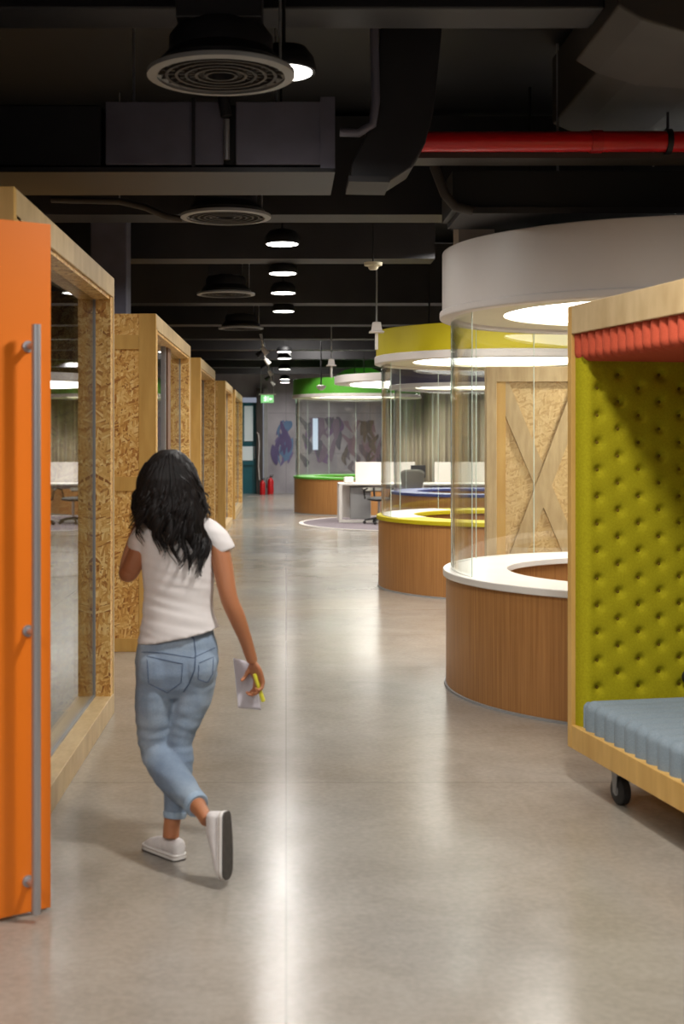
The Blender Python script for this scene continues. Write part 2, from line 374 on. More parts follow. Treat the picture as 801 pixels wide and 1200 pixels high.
# taupe duct panels high at the right
t = empty('ceiling_duct', (2.6, 5.4, 3.4), 'dark taupe curved duct high under the ceiling at upper right', 'duct')
MB().prism([(-1.2, .04), (-1.1, -.02), (-.9, -.08), (-.6, -.1), (2.6, -.1), (2.6, .5), (-1.2, .5)], 0, .8).build('duct_body', 'darktaupe', t, bevel=.01)
MB().prism([(-1.0, .1), (-.85, .04), (-.5, 0), (2.6, 0), (2.6, .5), (-1.0, .5)], 1.1, 2.3).build('duct_branch', 'darktaupe', t, bevel=.01)
t = empty('plant_duct', (-1.5, 4.6, 3.45), 'black duct run close to the ceiling at upper left', 'duct')
MB().box(-.9, 2.9, 0, .5, 0, .49).build('duct_body', 'black', t, bevel=.01)
MB().box(-.9, 2.9, 1.02, 1.3, .05, .49).build('duct_branch', 'duct_black', t, bevel=.01)
t = empty('wire_conduit', (0, 8.6, 3.0), 'thin bent dark conduit left of the second round air diffuser', 'conduit')
o8 = Vector((0, 8.6, 3.0))
MB().tube([P(60, 234, 8.6)-o8, P(140, 236, 8.6)-o8, P(170, 243, 8.6)-o8, P(195, 254, 8.6)-o8, P(214, 257, 8.6)-o8], .022, 10).build('conduit_run', 'darktaupe', t, smooth=True)
MB().cyl(P(140, 236, 8.6)-o8, P(140, 236, 8.6)-o8+Vector((0, 0, .73)), .006, 8).build('conduit_rod', 'steel', t)
tag(MB().box(-1.62, -1.32, 10.6, 10.9, 2.56, 3.95).build('column_top', 'duct', bevel=.01), 'dark grey square column top above the second timber booth', 'duct')  # concrete column, built only from the pod top upwards

# round air diffusers
def diffuser(x, y, z, label, D=.6, neck=.5):
    t = empty('air_diffuser', (x, y, z), label, 'diffuser', 'round ceiling air diffusers')
    r = D/2
    MB().lathe([(r-.04, .0), (r, .004), (r, .022), (r-.05, .03), (r-.05, .02), (r-.035, .012), (r-.04, 0)], cap=False).build('outer_ring', 'grey', t, smooth=True)
    for k, rr in enumerate((.215, .175, .135, .095, .055)):
        MB().arc(rr, rr+.012, .004, .03, seg=48).build('vane_ring', 'darktaupe' if k % 2 else 'beam', t, smooth=True)
    for k in range(24):
        a = 2*PI*k/24
        MB().box(.06, r-.045, -.005, .005, .012, .026, Matrix.Rotation(a, 3, 'Z')).build('vane', 'darktaupe', t)
    MB().lathe([(r-.045, .028), (r-.04, .05), (r-.09, .1), (r-.09, .16), (r-.12, .2), (.1, .2), (.1, .19), (r-.13, .19), (r-.1, .15), (r-.1, .1), (r-.055, .05), (r-.055, .028), (r-.045, .028)], cap=False).build('plenum', 'duct_black', t, smooth=True)
    MB().box(-.17, .17, -.17, .17, .19, neck).build('supply_box', 'duct_black', t, bevel=.005)
    MB().cyl((r-.06, -.02, .03), (r-.06, -.02, neck if neck < .4 else neck+.05), .006, 8).build('hanging_wire', 'steel', t)
    MB().ell((r-.06, -.02, .04), (.018, .018, .018)).build('wire_fastener', 'steel', t, smooth=True)
    return t
diffuser(-.264, 5.2, 3.08, 'largest round air diffuser at top left, nearest the camera', neck=.37)
diffuser(-.40, 8.5, 3.07, 'second round air diffuser hanging beyond the big duct')
diffuser(-.62, 13.2, 3.08, 'third round air diffuser, left of the fourth downlight', neck=.8)
diffuser(-.6, 17.0, 3.05, 'small distant round air diffuser, farthest of the four', neck=.8)

# round downlights along the corridor
names = ['partly hidden downlight behind the nearest round diffuser', 'largest fully visible glowing downlight under the big duct', 'third glowing downlight in the corridor row',
         'fourth glowing downlight in the corridor row', 'fifth glowing downlight in the corridor row', 'sixth glowing downlight, last before the long gap in the row',
         'seventh glowing downlight, first after the gap in the row', 'eighth glowing downlight, just before the green canopy', 'ninth glowing downlight beside the green canopy',
         'tenth glowing downlight near the mural wall', 'last glowing downlight, closest to the mural wall']
proto = None
for i, y in enumerate((5.5, 7.65, 9.96, 11.75, 13.35, 15.3, 22.6, 24.5, 28.4, 33.4, 35.3)):
    x = -.01 if i == 0 else (-.03 if i < 5 else -.03)
    if proto is None:
        proto = empty('downlight', (0, 0, 0), 'x', 'downlight', 'round downlights along the corridor')
        MB().lathe([(.118, 0), (.135, 0), (.138, .015), (.13, .06), (.1, .1), (.03, .12)]).build('housing', 'black', proto, smooth=True)
        MB().arc(0.0005, .122, -.004, .004, seg=40).build('light_disc', 'lamp', proto)
        MB().cyl((0, 0, .1), (0, 0, .82), .008, 8).build('hanging_rod', 'black', proto)
        L = proto
    else: L = copy_tree(proto)
    L.location = (x, y, 3.12 if i else 3.186); L['label'] = names[i]
    area((x, y, 3.10 if i else 3.165), .24, LAMP_W*(1.0 if y < 20 else .8))

# ------------------------------------------------------------------ timber framed meeting pods, left
def pod(y0, y1, lab, rec=.10, mullion=None, xf=-1.0, zt=2.55):
    t = empty('timber_pod', (xf, y0, 0), lab, 'meeting pod', 'timber framed meeting pods along the left side')
    L = y1-y0; w = .13; b = .12
    MB().box(-w, 0, 0, b*.33, 0, zt).build('front_post', 'ply', t, bevel=.003)
    MB().box(-w, 0, b*.33, b, .1, zt-.1).build('front_jamb', 'osb_yz', t)
    MB().box(-w, 0, L-.035, L, 0, zt).build('rear_post', 'ply_pale', t, bevel=.003)
    MB().box(-w-.05, -.006, L-.12, L-.035, .1, zt-.1).build('rear_jamb', 'osb_xz', t)
    MB().box(-w-.05, 0, .04, L-.035, zt-.115, zt).build('top_beam', 'ply_pale', t, bevel=.003)
    MB().box(-w-.05, -.012, .12, L-.12, zt-.135, zt-.1155).build('head_lining', 'osb_xy', t)
    MB().box(-w-.05, .0, .04, L-.035, 0, .12).build('sill', 'ply_pale', t, bevel=.003)
    MB().box(-rec-.012, -rec, .12, L-.12, .12, zt-.135).build('glass_pane', 'glass_dark', t)
    MB().box(-rec-.02, -rec+.008, L-.128, L-.12, .12, zt-.135).box(-rec-.02, -rec+.008, .12, L-.12, .12, .13).build('glazing_strip', 'grey', t)
    if mullion:
        for m0 in mullion:
            MB().box(-rec-.03, -rec+.02, m0, m0+.05, .12, zt-.135).build('mullion', 'alu', t)
            MB().box(-rec-.04, -rec+.03, m0+.14, m0+.40, .12, zt-.135).build('door_stile', 'rail_brown', t)
    # side wall towards the camera: osb boards between plywood rails
    D = 2.3
    s = MB().box(-D, -w, .012, .05, 0, zt).build('side_panel', 'osb_xz', t)
    for a, c in ((zt-.27, zt-.16), (1.21, 1.32), (0, .1)):
        MB().box(-D, -w, 0, .02, a, c).build('side_rail', 'ply', s, bevel=.002)
    MB().box(-D, -w, 0, .02, -.0, .0001) 
    MB().box(-D, -w-.05, L-.05, L, 0, zt).build('rear_panel', 'osb_xz', t)
    MB().box(-D-.05, -D, 0, L, 0, zt).build('back_panel', 'dark_room', t)
    MB().box(-D, -w-.05, .05, L-.05, zt-.08, zt-.02).build('roof_panel', 'dark_room', t)  # unseen roof, closed to keep light out of the pod
    MB().box(-D+.01, -w-.06, .06, L-.06, .0, .02).build('floor_panel', 'dark_room', t)
    return t
pod(4.75, 7.52, 'large timber framed glass pod nearest the camera, beside the orange door', xf=-1.008)
pod(9.65, 13.15, 'second timber pod with flake board side behind the woman', xf=-.98, mullion=(1.6,))
pod(15.0, 18.1, 'third timber pod from the camera with flake board jamb', rec=.16, xf=-1.0)
pod(21.15, 24.0, 'fourth timber pod from the camera along the left', xf=-1.0)
pod(25.1, 29.4, 'farthest timber pod at the end of the left row', xf=-1.0)

# ------------------------------------------------------------------ orange door
t = empty('orange_door', (-.814, 4.39, 0), 'open orange door leaf with a long steel pull bar at left', 'door', rz=math.atan2(-.10, -.144))
MB().box(0, 1.0, -.02, .02, .012, 2.347).build('door_leaf', 'orange', t, bevel=.003)
hx = .085; hy = .09
hd = MB().cyl((hx, hy, .03), (hx, hy, 1.995), .0155, 24).build('pull_bar', 'steel', t, smooth=True)
for z in (.12, .965, 1.925):
    MB().cyl((hx, .02, z), (hx, hy, z), .011, 18).cyl((hx, .02, z), (hx, .026, z), .02, 18).build('standoff', 'steel', hd, smooth=True)

# ------------------------------------------------------------------ round glass booths, right
def round_booth(cx, cy, R, lab, canopy, counter, z0, z1, rim=.0, rimm='white_paint', glass=(60, 198), n=5, podlamp=True, reflection_arc=False, ch=.757):
    t = empty('round_booth', (cx, cy, 0), lab, 'round booth', 'round glass booths along the right side')
    dr = MB().arc(R-.38, R-.02, .015, ch-.045, seg=128).build('base_drum', 'veneer', t, smooth=True)
    MB().arc(R-.36, R-.008, 0, .014, seg=96).build('plinth_strip', 'grey', dr, smooth=True)
    ct = MB().arc(R-.42, R, ch-.045, ch, seg=128).build('countertop', counter, t, smooth=True, bevel=.006)
    if reflection_arc: MB().arc(R-.40, R-.06, ch, ch+.006, 118, 205, seg=128).build('counter_reflection', 'white', ct)  # white arc stands in for a reflection on the countertop
    a0, a1 = glass; st = (a1-a0)/n
    for k in range(n):
        MB().arc(R-.062, R-.05, ch, z0+.01, a0+st*k+.15, a0+st*(k+1)-.15, seg=240).build('glass_panel', 'glass', t, smooth=True)
        a = math.radians(a0+st*(k+1)); r = R-.056
        MB().cyl((r*math.cos(a), r*math.sin(a), ch), (r*math.cos(a), r*math.sin(a), z0), .003, 6).build('glass_joint', 'glass_edge', t)
    cn = MB().arc(R-.06, R+.005, z0+.0, z1, seg=128).build('canopy', canopy, t, smooth=True, bevel=.006)
    MB().arc(.0005, R-.05, z1-.06, z1-.02, seg=96).build('canopy_lid', canopy, cn, smooth=True)
    if rim: MB().arc(R-.07, R+.022, z0-.015, z0+rim, seg=128).build('canopy_rim', rimm, cn, smooth=True, bevel=.01)
    MB().arc(.97, R-.06, z0+.012, z0+.03, seg=96).build('soffit_ring', 'cream', cn, smooth=True)
    MB().arc(.0005, .985, z0+.035, z0+.05, seg=96).build('light_panel', 'podlamp', cn)
    for a in (15, 90, 165):
        a = math.radians(a); MB().cyl((.8*math.cos(a), .8*math.sin(a), z1-.03), (.8*math.cos(a), .8*math.sin(a), 3.94), .01, 8).build('suspension_rod', 'black', cn)
    return t
white_booth = round_booth(2.39, 8.29, 1.365, 'round booth with white canopy and white counter, nearest the camera', 'white_paint', 'white', 2.405, 2.825, rim=.035)
MB().box(-1.19, -.94, .62, .9, 2.79, 3.14).build('canopy_box', 'white_paint', [c for c in bpy.data.objects if c.parent == white_booth and c.name.startswith('canopy')][0])
MB().box(-.86, -.80, -.55, -.49, 2.8, 2.86).build('canopy_bracket', 'black', [c for c in bpy.data.objects if c.parent == white_booth and c.name.startswith('canopy')][0])
round_booth(2.35, 13.9, 1.365, 'round booth with yellow canopy and yellow counter behind the white one', 'yellow', 'yellow', 2.42, 2.76, rim=.07, reflection_arc=True, ch=.774)
round_booth(3.03, 20.4, 1.365, 'round booth with slate canopy and blue counter seen through the yellow booth', 'bluegrey', 'blue', 2.39, 2.78, rim=.05, ch=.76)
round_booth(1.52, 27.6, 1.365, 'farthest round booth with green canopy and green counter', 'green', 'green', 2.46, 2.85, rim=.06, ch=.78, n=5)
for o in bpy.data.objects:
    pass
# green dome shapes behind the green canopy
t = empty('green_ceiling_form', (1.55, 29.3, 2.8), 'curved green ceiling form rising behind the green canopy', 'ceiling form')
MB().prism([(-.6, .0), (-.45, .2), (-.2, .36), (.1, .42), (.4, .4), (.62, .3), (.75, .1), (1.2, .12), (1.5, .3), (1.9, .34), (2.0, 0)], 0, .5).build('form_body', 'green', t, bevel=.02)
MB().cyl((.2, .25, .3), (.2, .25, 1.14), .012, 8).build('form_rod', 'black', t)
# suspended round canopy over the desks
t = empty('ceiling_disc', (2.95, 23.8, 2.58), 'large pale round light disc hanging over the white desks', 'light canopy')
MB().arc(.0005, 2.05, .02, .16, seg=128).build('disc_body', 'white_paint', t, smooth=True, bevel=.01)
MB().arc(.0005, 1.75, .0, .018, seg=96).build('light_panel', 'podlamp', t)
for a in (100, 180, 260, 0):
    a = math.radians(a); MB().cyl((1.5*math.cos(a), 1.5*math.sin(a), .15), (1.5*math.cos(a), 1.5*math.sin(a), 1.36), .008, 8).build('suspension_rod', 'black', t)

# carpet, desks
t = empty('round_carpet', (2.42, 23.96, 0), 'round grey purple carpet with a pale border under the desks', 'carpet')
MB().arc(.001, 2.1, .0, .012, seg=128).build('carpet_pile', noise_mat('mauve_carpet', sr(122, 112, 116), sr(104, 94, 100), (30, 30, 30), .95), t)
MB().arc(2.1, 2.18, .0, .014, seg=128).build('carpet_border', 'white_paint', t)
def desk(x, y, lab):
    t = empty('office_desk', (x, y, .013), lab, 'desk', 'white office desks on the round carpet')
    MB().box(0, 1.5, 0, .75, .70, .73).build('desktop', 'white', t, bevel=.003)
    for yy in (0.0, .69):
        for xx in (0, 1.44):
            MB().box(xx, xx+.06, yy, yy+.06, 0, .70).build('leg', 'white', t, bevel=.003)
    MB().box(.06, 1.44, .02, .06, 0.0, .05).build('foot_rail', 'white', t)
    MB().box(.06, .62, .30, .32, .08, .7).build('back_board', 'white', t)
    MB().box(.22, .60, .12, .7, .06, .66).build('drawer_pedestal', 'grey', t, bevel=.005)
    MB().box(.35, 1.5, .76, .79, .60, 1.12).build('desk_screen', 'white_paint', t, bevel=.003)
    return t
desk(.99, 24.0, 'white office desk at the left carpet edge, with open end frame')
desk(2.52, 24.0, 'white office desk to the right, seen through the yellow booth glass')
def office_chair(x, y, rz, lab, tall=.42):
    t = empty('office_chair', (x, y, .013), lab, 'office chair', 'office chairs at the white desks', rz=rz)
    MB().ell((0, 0, .46), (.23, .23, .045)).build('seat', 'rubber', t, smooth=True)
    def back(u, v):
        a = (u-.5)*1.5; return (.33*math.sin(a)*(.72+.28*v), .20+.07*math.cos(a)+.05*v, .60+tall*v*(1-.16*abs(2*u-1)**4))
    b = MB().grid(back, 16, 8).build('backrest', 'greyfab', t, smooth=True, fix=False)
    k = b.modifiers.new('s', 'SOLIDIFY'); k.thickness = .03
    MB().tube([(0, .1, .44), (0, .24, .5), (0, .27, .66)], .018).build('back_support', 'black', t, smooth=True)
    MB().cyl((0, 0, .09), (0, 0, .43), .025).build('gas_column', 'steel', t, smooth=True)
    for k in range(5):
        a = 2*PI*k/5+.3
        g = MB().tube([(0, 0, .11), (.27*math.cos(a), .27*math.sin(a), .07)], [.025, .015]).build('base_arm', 'black', t, smooth=True)
        MB().ell((.27*math.cos(a), .27*math.sin(a), .03), (.03, .018, .03)).build('castor', 'rubber', g, smooth=True)
    for s in (-1, 1): MB().tube([(s*.24, .1, .46), (s*.27, .08, .62), (s*.27, -.1, .66)], .015).build('armrest', 'black', t, smooth=True)
    return t
office_chair(2.28, 23.42, PI, 'grey mesh office chair with its back to the camera, seen through the yellow booth')
office_chair(1.72, 23.68, .3, 'black office chair tucked under the white desk beside the yellow booth', .06)
t = empty('desk_monitor', (2.5, 24.25, .744), 'small dark monitor on the desk right of the grey chair', 'monitor')
MB().box(-.14, .14, -.01, .02, .10, .34).build('monitor_screen', 'black', t, bevel=.004)
MB().box(-.02, .02, 0, .02, 0, .12).box(-.08, .08, -.05, .07, 0, .01).build('monitor_stand', 'black', t)
tag(MB().box(1.10, 1.28, 24.25, 24.43, .744, .86).build('desk_tray', 'white', bevel=.02), 'small white box standing at the left end of the desk', 'box')

# pendants, detector, spotlights, exit sign
def pendant(u, v, z, wpx, lab):
    p = P(u, v, z); w_ = wpx*z/F/2
    t = empty('pendant_light', tuple(p), lab, 'pendant light', 'white flared pendants beside the canopies')
    h = w_*1.0
    MB().lathe([(w_, 0), (w_*1.0, .012), (w_*.72, .02), (w_*.55, h), (w_*.1, h+.01)], seg=4).build('shade', 'white_paint', t).rotation_euler = (0, 0, PI/4)
    MB().cyl((0, 0, h), (0, 0, 3.94-p.z), .009, 10).build('stem', 'grey', t)
    MB().cyl((0, 0, -.17), (0, 0, 0), w_*.16, 14).build('lamp_tube', 'white', t, smooth=True)
    return t
pendant(441, 390, 13.0, 24, 'white flared pendant at the left edge of the yellow canopy')
pendant(388, 429, 18.6, 16, 'white flared pendant hanging above the green canopy')
p = P(437, 312, 10.9)
t = empty('smoke_detector', tuple(p), 'small cream round detector hanging right of the third downlight', 'detector')
MB().lathe([(.03, -.03), (.04, -.02), (.045, 0), (.075, .005), (.08, .03), (.03, .035)]).build('detector_body', 'cream', t, smooth=True)
MB().cyl((0, 0, .03), (0, 0, 3.94-p.z), .006, 8).build('detector_rod', 'black', t)
p = P(376, 452, 22.0)
t = empty('hanging_speaker', tuple(p), 'small white half dome speaker on a black stem before the green canopy', 'speaker')
MB().lathe([(.01, -.08), (.04, -.07), (.08, -.03), (.085, 0), (.03, .01)]).build('speaker_dome', 'white', t, smooth=True)
MB().cyl((0, 0, 0), (0, 0, 3.94-p.z), .012, 10).build('speaker_stem', 'black', t)
t = empty('light_track', (-.38, 19.0, 3.15), 'black light track over the left side of the corridor', 'light track')
MB().box(-.02, .02, 0, 15, 0, .03).build('track_rail', 'black', t)
for y in (1, 8, 14): MB().cyl((0, y, .03), (0, y, .79), .006, 8).build('track_rod', 'black', t)
pos = ['nearest', 'second', 'third', 'fourth', 'fifth', 'sixth', 'seventh']
for i, y in enumerate((20.2, 21.0, 23.0, 25.0, 27.2, 29.8, 32.5)):
    s = empty('track_spotlight', (-.38, y, 3.148), f'{pos[i]} small spotlight from the camera on the black light track', 'spotlight', 'spotlights on the black track')
    MB().cyl((0, 0, -.1), (0, 0, 0), .01, 8).build('spot_stem', 'white', s)
    R = Matrix.Rotation(.9 if i % 2 else -.7, 3, 'Y')
    MB().tube([R @ Vector((0, 0, 0))+Vector((0, 0, -.12)), R @ Vector((0, 0, -.13))+Vector((0, 0, -.12))], [.03, .045], 16).build('spot_head', 'black' if i % 2 else 'white', s, smooth=True)
t = empty('exit_sign', (-.44, 30.0, 2.42), 'green lit exit sign hanging at the end of the corridor', 'exit sign')
MB().box(-.15, .15, -.02, .02, 0, .18).build('sign_box', 'exit', t, bevel=.004)
sg = MB()
sg.ell((-.045, -.024, .145), (.014, .004, .014)).box(-.06, -.03, -.026, -.021, .085, .128).box(-.085, -.055, -.026, -.021, .045, .06).box(-.05, -.035, -.026, -.021, .03, .085).box(-.032, -.005, -.026, -.021, .06, .072).box(-.085, -.06, -.026, -.021, .105, .116).box(-.03, -.005, -.026, -.021, .112, .122)
sg.box(.06, .12, -.026, -.021, .08, .095).prism([(.05, .0875), (.08, .115), (.08, .06)], -.026, -.021).box(0.015, .022, -.026, -.021, .03, .16)
sg.build('running_figure_pictogram', 'exit_w', t)
MB().box(-.2, .2, -.035, .035, .185, .21).build('sign_bracket', 'white_paint', t)
for s in (-.15, .15): MB().cyl((s, 0, .2), (s, 0, 1.52), .005, 8).build('sign_rod', 'steel', t)

def extinguisher(x, y, lab, s=1):
    t = empty('fire_extinguisher', (x, y, 0), lab, 'fire extinguisher', 'red fire extinguishers against the far wall')
    MB().lathe([(.08*s, 0), (.09*s, .01), (.09*s, .36*s), (.07*s, .42*s), (.03*s, .45*s), (.025*s, .48*s)]).build('cylinder_body', 'red', t, smooth=True)
    MB().box(-.02, .07*s, -.015, .015, .48*s, .51*s).box(-.02, .09*s, -.012, .012, .53*s, .545*s).box(-.02, .0, -.012, .012, .46*s, .545*s).build('valve_lever', 'black', t)
    MB().tube([(-.02, 0, .49*s), (-.09*s, -.03, .47*s), (-.12*s, -.05, .35*s), (-.1*s, -.08, .18*s)], [.011, .011, .011, .018], 10).build('hose', 'rubber', t, smooth=True)
    return t
extinguisher(-.44, 36.1, 'larger red fire extinguisher on the floor by the mural wall')
extinguisher(-.66, 35.9, 'smaller red fire extinguisher left of the larger one', .85)
t = empty('fire_hose', (-.78, 36.25, .0), 'thin pale hose hanging beside the teal door', 'hose')
MB().tube([(-.05, 0, 1.75), (-.0, 0, 1.7), (.02, 0, 1.4), (.0, -.01, .8), (.03, -.01, .4)], .014, 8).build('hose_line', 'white_paint', t, smooth=True)

# murals: flat paint strokes on the far wall
def mural(x0, x1, z0, z1, cols, n, lab, seed, yy=YF-.004):
    rnd = random.Random(seed)
    t = empty('wall_mural', ((x0+x1)/2, yy, z0), lab, 'mural')
    cx = (x0+x1)/2
    for ci, c in enumerate(cols):
        mb = MB()
        for k in range(n):
            px = rnd.uniform(x0, x1)-cx; pz = rnd.uniform(0, (z1-z0)*.8); L = rnd.uniform(.3, (z1-z0)*.55); wd = rnd.uniform(.03, .10)
            a = rnd.uniform(-.4, .4); b = rnd.uniform(-.09, .09); pts = []
            for i in range(13):
                s = i/12; pts.append((px+a*s*L+b*math.sin(s*5), pz+L*s, wd*math.sin(PI*min(1, s*1.02+.01))**.6))
            pts = [(x, z, w_) for x, z, w_ in pts if x0-cx-.3 < x < x1-cx+.3 and z < z1-z0]
            if len(pts) < 3: continue
            yk = -.0006*(ci*n+k)
            vs = []
            for x, z, w_ in pts: vs += [(x-w_, yk, z), (x+w_, yk, z), (x+w_, yk-.0005, z), (x-w_, yk-.0005, z)]
            m_ = len(pts); fs = []
            for i in range(m_-1):
                for e in range(4): fs.append((i*4+e, i*4+(e+1) % 4, i*4+4+(e+1) % 4, i*4+4+e))
            mb.add(vs, fs)
        mb.build('paint_strokes', noise_mat('mural_paint', sr(*c), sr(*[min(255, q_+14) for q_ in c]), (3, 3, 3), .7), t)
    return t
mural(-.28, .10, .75, 2.1, [(96, 86, 124), (78, 104, 136), (76, 66, 104)], 8, 'purple and blue spray painted figure on wall beside the extinguishers', 3)
mural(.55, 1.55, .7, 2.2, [(104, 84, 116), (88, 86, 96), (110, 96, 112)], 11, 'purple and grey spray painted shapes behind the green booth', 5)
mural(1.7, 2.9, .6, 2.1, [(96, 88, 98), (120, 100, 112), (92, 84, 80)], 11, 'faded brown and purple spray painted shapes left of the curtain', 9)
tag(MB().box(.76, .91, YF-.05, YF-.015, 1.25, 2.15).build('wall_banner', 'banner_blue', bevel=.004), 'narrow pale blue glowing banner on the mural wall seen through green booth', 'banner')

# curtain
def cur(u, v):
    x = 2.3+2.9*u; return (x, 30.6+.07*math.sin(u*95)+.03*math.sin(u*37), .02+2.75*v)
def curb(nt, b):
    n = N(nt, 'ShaderNodeTexNoise'); n.inputs['Scale'].default_value = 1; n.inputs['Detail'].default_value = 3
    nt.links.new(coords(nt, (5, .1, .05)), n.inputs['Vector'])
    nt.links.new(ramp(nt, n.outputs[0], [(.35, sr(150, 140, 128)), (.5, sr(190, 176, 150)), (.7, sr(205, 196, 180))]), b.inputs['Base Color'])
cu = MB().grid(cur, 260, 2).build('curtain', mat('beige_striped_curtain', rough=.8, build=curb), smooth=True, fix=False)
k = cu.modifiers.new('s', 'SOLIDIFY'); k.thickness = .008
tag(cu, 'long beige pleated curtain seen through the yellow and white booths', 'curtain')

# X-braced cabin behind the white booth
t = empty('braced_partition', (1.65, 10.55, 0), 'flake board partition with plywood X brace behind the white booth', 'partition')
W_, H_ = 1.9, 2.2
MB().box(0.01, W_-.01, .03, .09, 0.02, H_-.02).build('flake_board', 'osb_washed', t)
MB().box(0, .085, 0, .1, 0, H_).build('corner_post', 'ply_pale', t, bevel=.003)
MB().box(W_-.085, W_, 0, .1, 0, H_).build('corner_post', 'ply_pale', t, bevel=.003)
MB().box(.085, W_-.085, 0.002, .03, H_-.125, H_).build('top_rail', 'ply_pale', t, bevel=.002)
MB().box(.085, .16, .01, .03, .1, H_-.125).build('inner_strip', M['ply'], t)
MB().box(.085, W_-.085, 0.002, .03, 0, .1).build('bottom_rail', 'ply_pale', t)
def brace(x0_, z0_, x1_, z1_, y0_, wd=.075):
    d_ = Vector((x1_-x0_, z1_-z0_)).normalized(); n_ = Vector((-d_.y, d_.x))*wd
    return MB().prism([(x0_+n_.x, z0_+n_.y), (x0_-n_.x, z0_-n_.y), (x1_-n_.x, z1_-n_.y), (x1_+n_.x, z1_+n_.y)], y0_, y0_+.018)
brace(.115, 2.07, .93, .12, .012, .066).build('brace', 'ply_pale', t)
brace(.79, 2.07, .06, .12, -.006, .062).build('brace', 'ply_pale', t)

# ------------------------------------------------------------------ upholstered wheeled booth, right foreground
ang = math.atan2(.192, .981)
t = empty('lounge_booth', (1.318, 6.0, 0), 'wheeled plywood lounge booth with lime tufted lining and grey blue seat', 'lounge booth', rz=ang)
BD, BL, z0, z1 = 1.0, 2.1, .172, 2.23
MB().box(0, BD, -.045, 0, z0, z1).build('end_panel', 'ply', t, bevel=.003)
MB().box(0, BD, -BL, -BL+.045, z0, z1).build('end_panel', 'ply', t, bevel=.003)
MB().box(0, BD, -BL+.045, -.045, z1-.132, z1).build('roof_beam', 'ply_pale', t, bevel=.003)
MB().box(0, BD, -BL+.045, -.045, z0, z0+.108).build('base_rail', 'ply', t, bevel=.003)
MB().box(BD-.03, BD, -BL+.045, -.045, z0+.108, z1-.132).build('back_panel', 'ply', t)
def fabric(name, c1, c2, sc=220, sheen=.0):
    def f(nt, b):
        n = N(nt, 'ShaderNodeTexNoise'); n.inputs['Scale'].default_value = sc; n.inputs['Detail'].default_value = 3
        nt.links.new(coords(nt), n.inputs['Vector'])
        nt.links.new(ramp(nt, n.outputs[0], [(.3, c1), (.7, c2)]), b.inputs['Base Color'])
        bump(nt, b, n.outputs[0], .25, .002); b.inputs['Sheen Weight'].default_value = sheen
    return mat(name, rough=.85, spec=.2, build=f)
M['lime'] = fabric('lime_velour', sr(172, 162, 24), sr(154, 144, 14), 120, .0)
M['lime_dark'] = fabric('lime_button_fabric', sr(120, 98, 20), sr(104, 86, 16), 120)
M['bluegrey_fab'] = fabric('blue_grey_felt', sr(140, 152, 160), sr(122, 135, 144))
M['coral'] = fabric('coral_felt', sr(194, 86, 60), sr(178, 74, 50))
pits = []
pw, ph = .206, .126
zs0, zs1 = z0+.108, z1-.25
i = 0
x = .105
while x < BD-.03:
    k = 0; z = .46+(.063 if i % 2 else 0)
    while z < 1.95: pits.append((x, z)); z += ph
    x += .103; i += 1
def tuft(x, z):
    h = 1.0; 
    for px, pz in pits:
        dx = abs(x-px); dz = abs(z-pz)
        if dx > .15 or dz > .15: continue
        d2 = dx*dx+dz*dz
        h -= .8*math.exp(-d2/(.019**2))+.22*math.exp(-d2/(.05**2))
        # diagonal creases toward neighbours
    return max(0, h)
TH = .075
def endface(u, v):
    # u across depth, with rounded front edge
    x = .02+(BD-.06)*u; z = zs0+(zs1-zs0+.12)*v
    edge = max(0, 1-(x-.02)/.05); rd = 1-(1-math.sqrt(max(0, 1-edge**2)))
    y = -.045-TH*rd+.0-(-.030)*(1-tuft(x, z))
    return (x, y, z)
pf = MB().grid(lambda u, v: endface(u**1.15, v), 150, 330).add([], [])
pad = pf.build('tufted_end_cushion', 'lime', t, smooth=False, fix=False)
for p in pad.data.polygons: p.use_smooth = True
MB().box(.02, BD-.04, -.06, -.046, zs0, zs1+.12).build('cushion_core', 'lime', pad)
bt = 0
for px, pz in sorted(pits)[:84]:
    if pz < .44: continue
    MB().ell((px, -.045-TH+.028, pz), (.009, .005, .009), 10).build('button', 'lime_dark', pad, smooth=True)
def backface(u, v):
    y = -.12-(BL-.24)*u; z = zs0+(zs1-zs0+.12)*v
    h = 0
    a = math.cos(2*PI*y/.206)*math.cos(2*PI*z/.252)
    return (BD-.11+.012*abs(a), y, z)
bp = MB().grid(backface, 120, 120).build('tufted_back_cushion', 'lime', t, fix=False)
for p in bp.data.polygons: p.use_smooth = True
# ribbed seat: profile along depth, ribs along length
def ribbed(prof, y0, y1, pitch, amp, nseg):
    mb = MB(); n = len(prof); cols = nseg
    vs = []
    for j in range(cols+1):
        y = y0+(y1-y0)*j/cols; a = abs(math.sin(PI*(y-y0)/pitch))**.65
        for x_, z_, nx, nz in prof: vs.append((x_-nx*amp*(1-a), y, z_-nz*amp*(1-a)))
    fs = [(j*n+i, j*n+i+1, (j+1)*n+i+1, (j+1)*n+i) for j in range(cols) for i in range(n-1)]
    fs += [tuple(range(n)), tuple(range(cols*n+n-1, cols*n-1, -1))]
    return mb.add(vs, fs)
def rprof(xf, xb, zb, zt, r, up=True):
    pr = [(xf, zb, -1, 0)] if up else [(xf, zt, -1, 0)]
    N_ = 8
    for k in range(N_+1):
        a = PI/2*k/N_
        if up: pr.append((xf+r-r*math.cos(a), zt-r+r*math.sin(a), -math.cos(a), math.sin(a)))
        else: pr.append((xf+r-r*math.cos(a), zb+r-r*math.sin(a), -math.cos(a), -math.sin(a)))
    for k in range(1, 9):
        x_ = xf+r+(xb-xf-r)*k/8; pr.append((x_, zt if up else zb, 0, 1 if up else -1))
    return pr
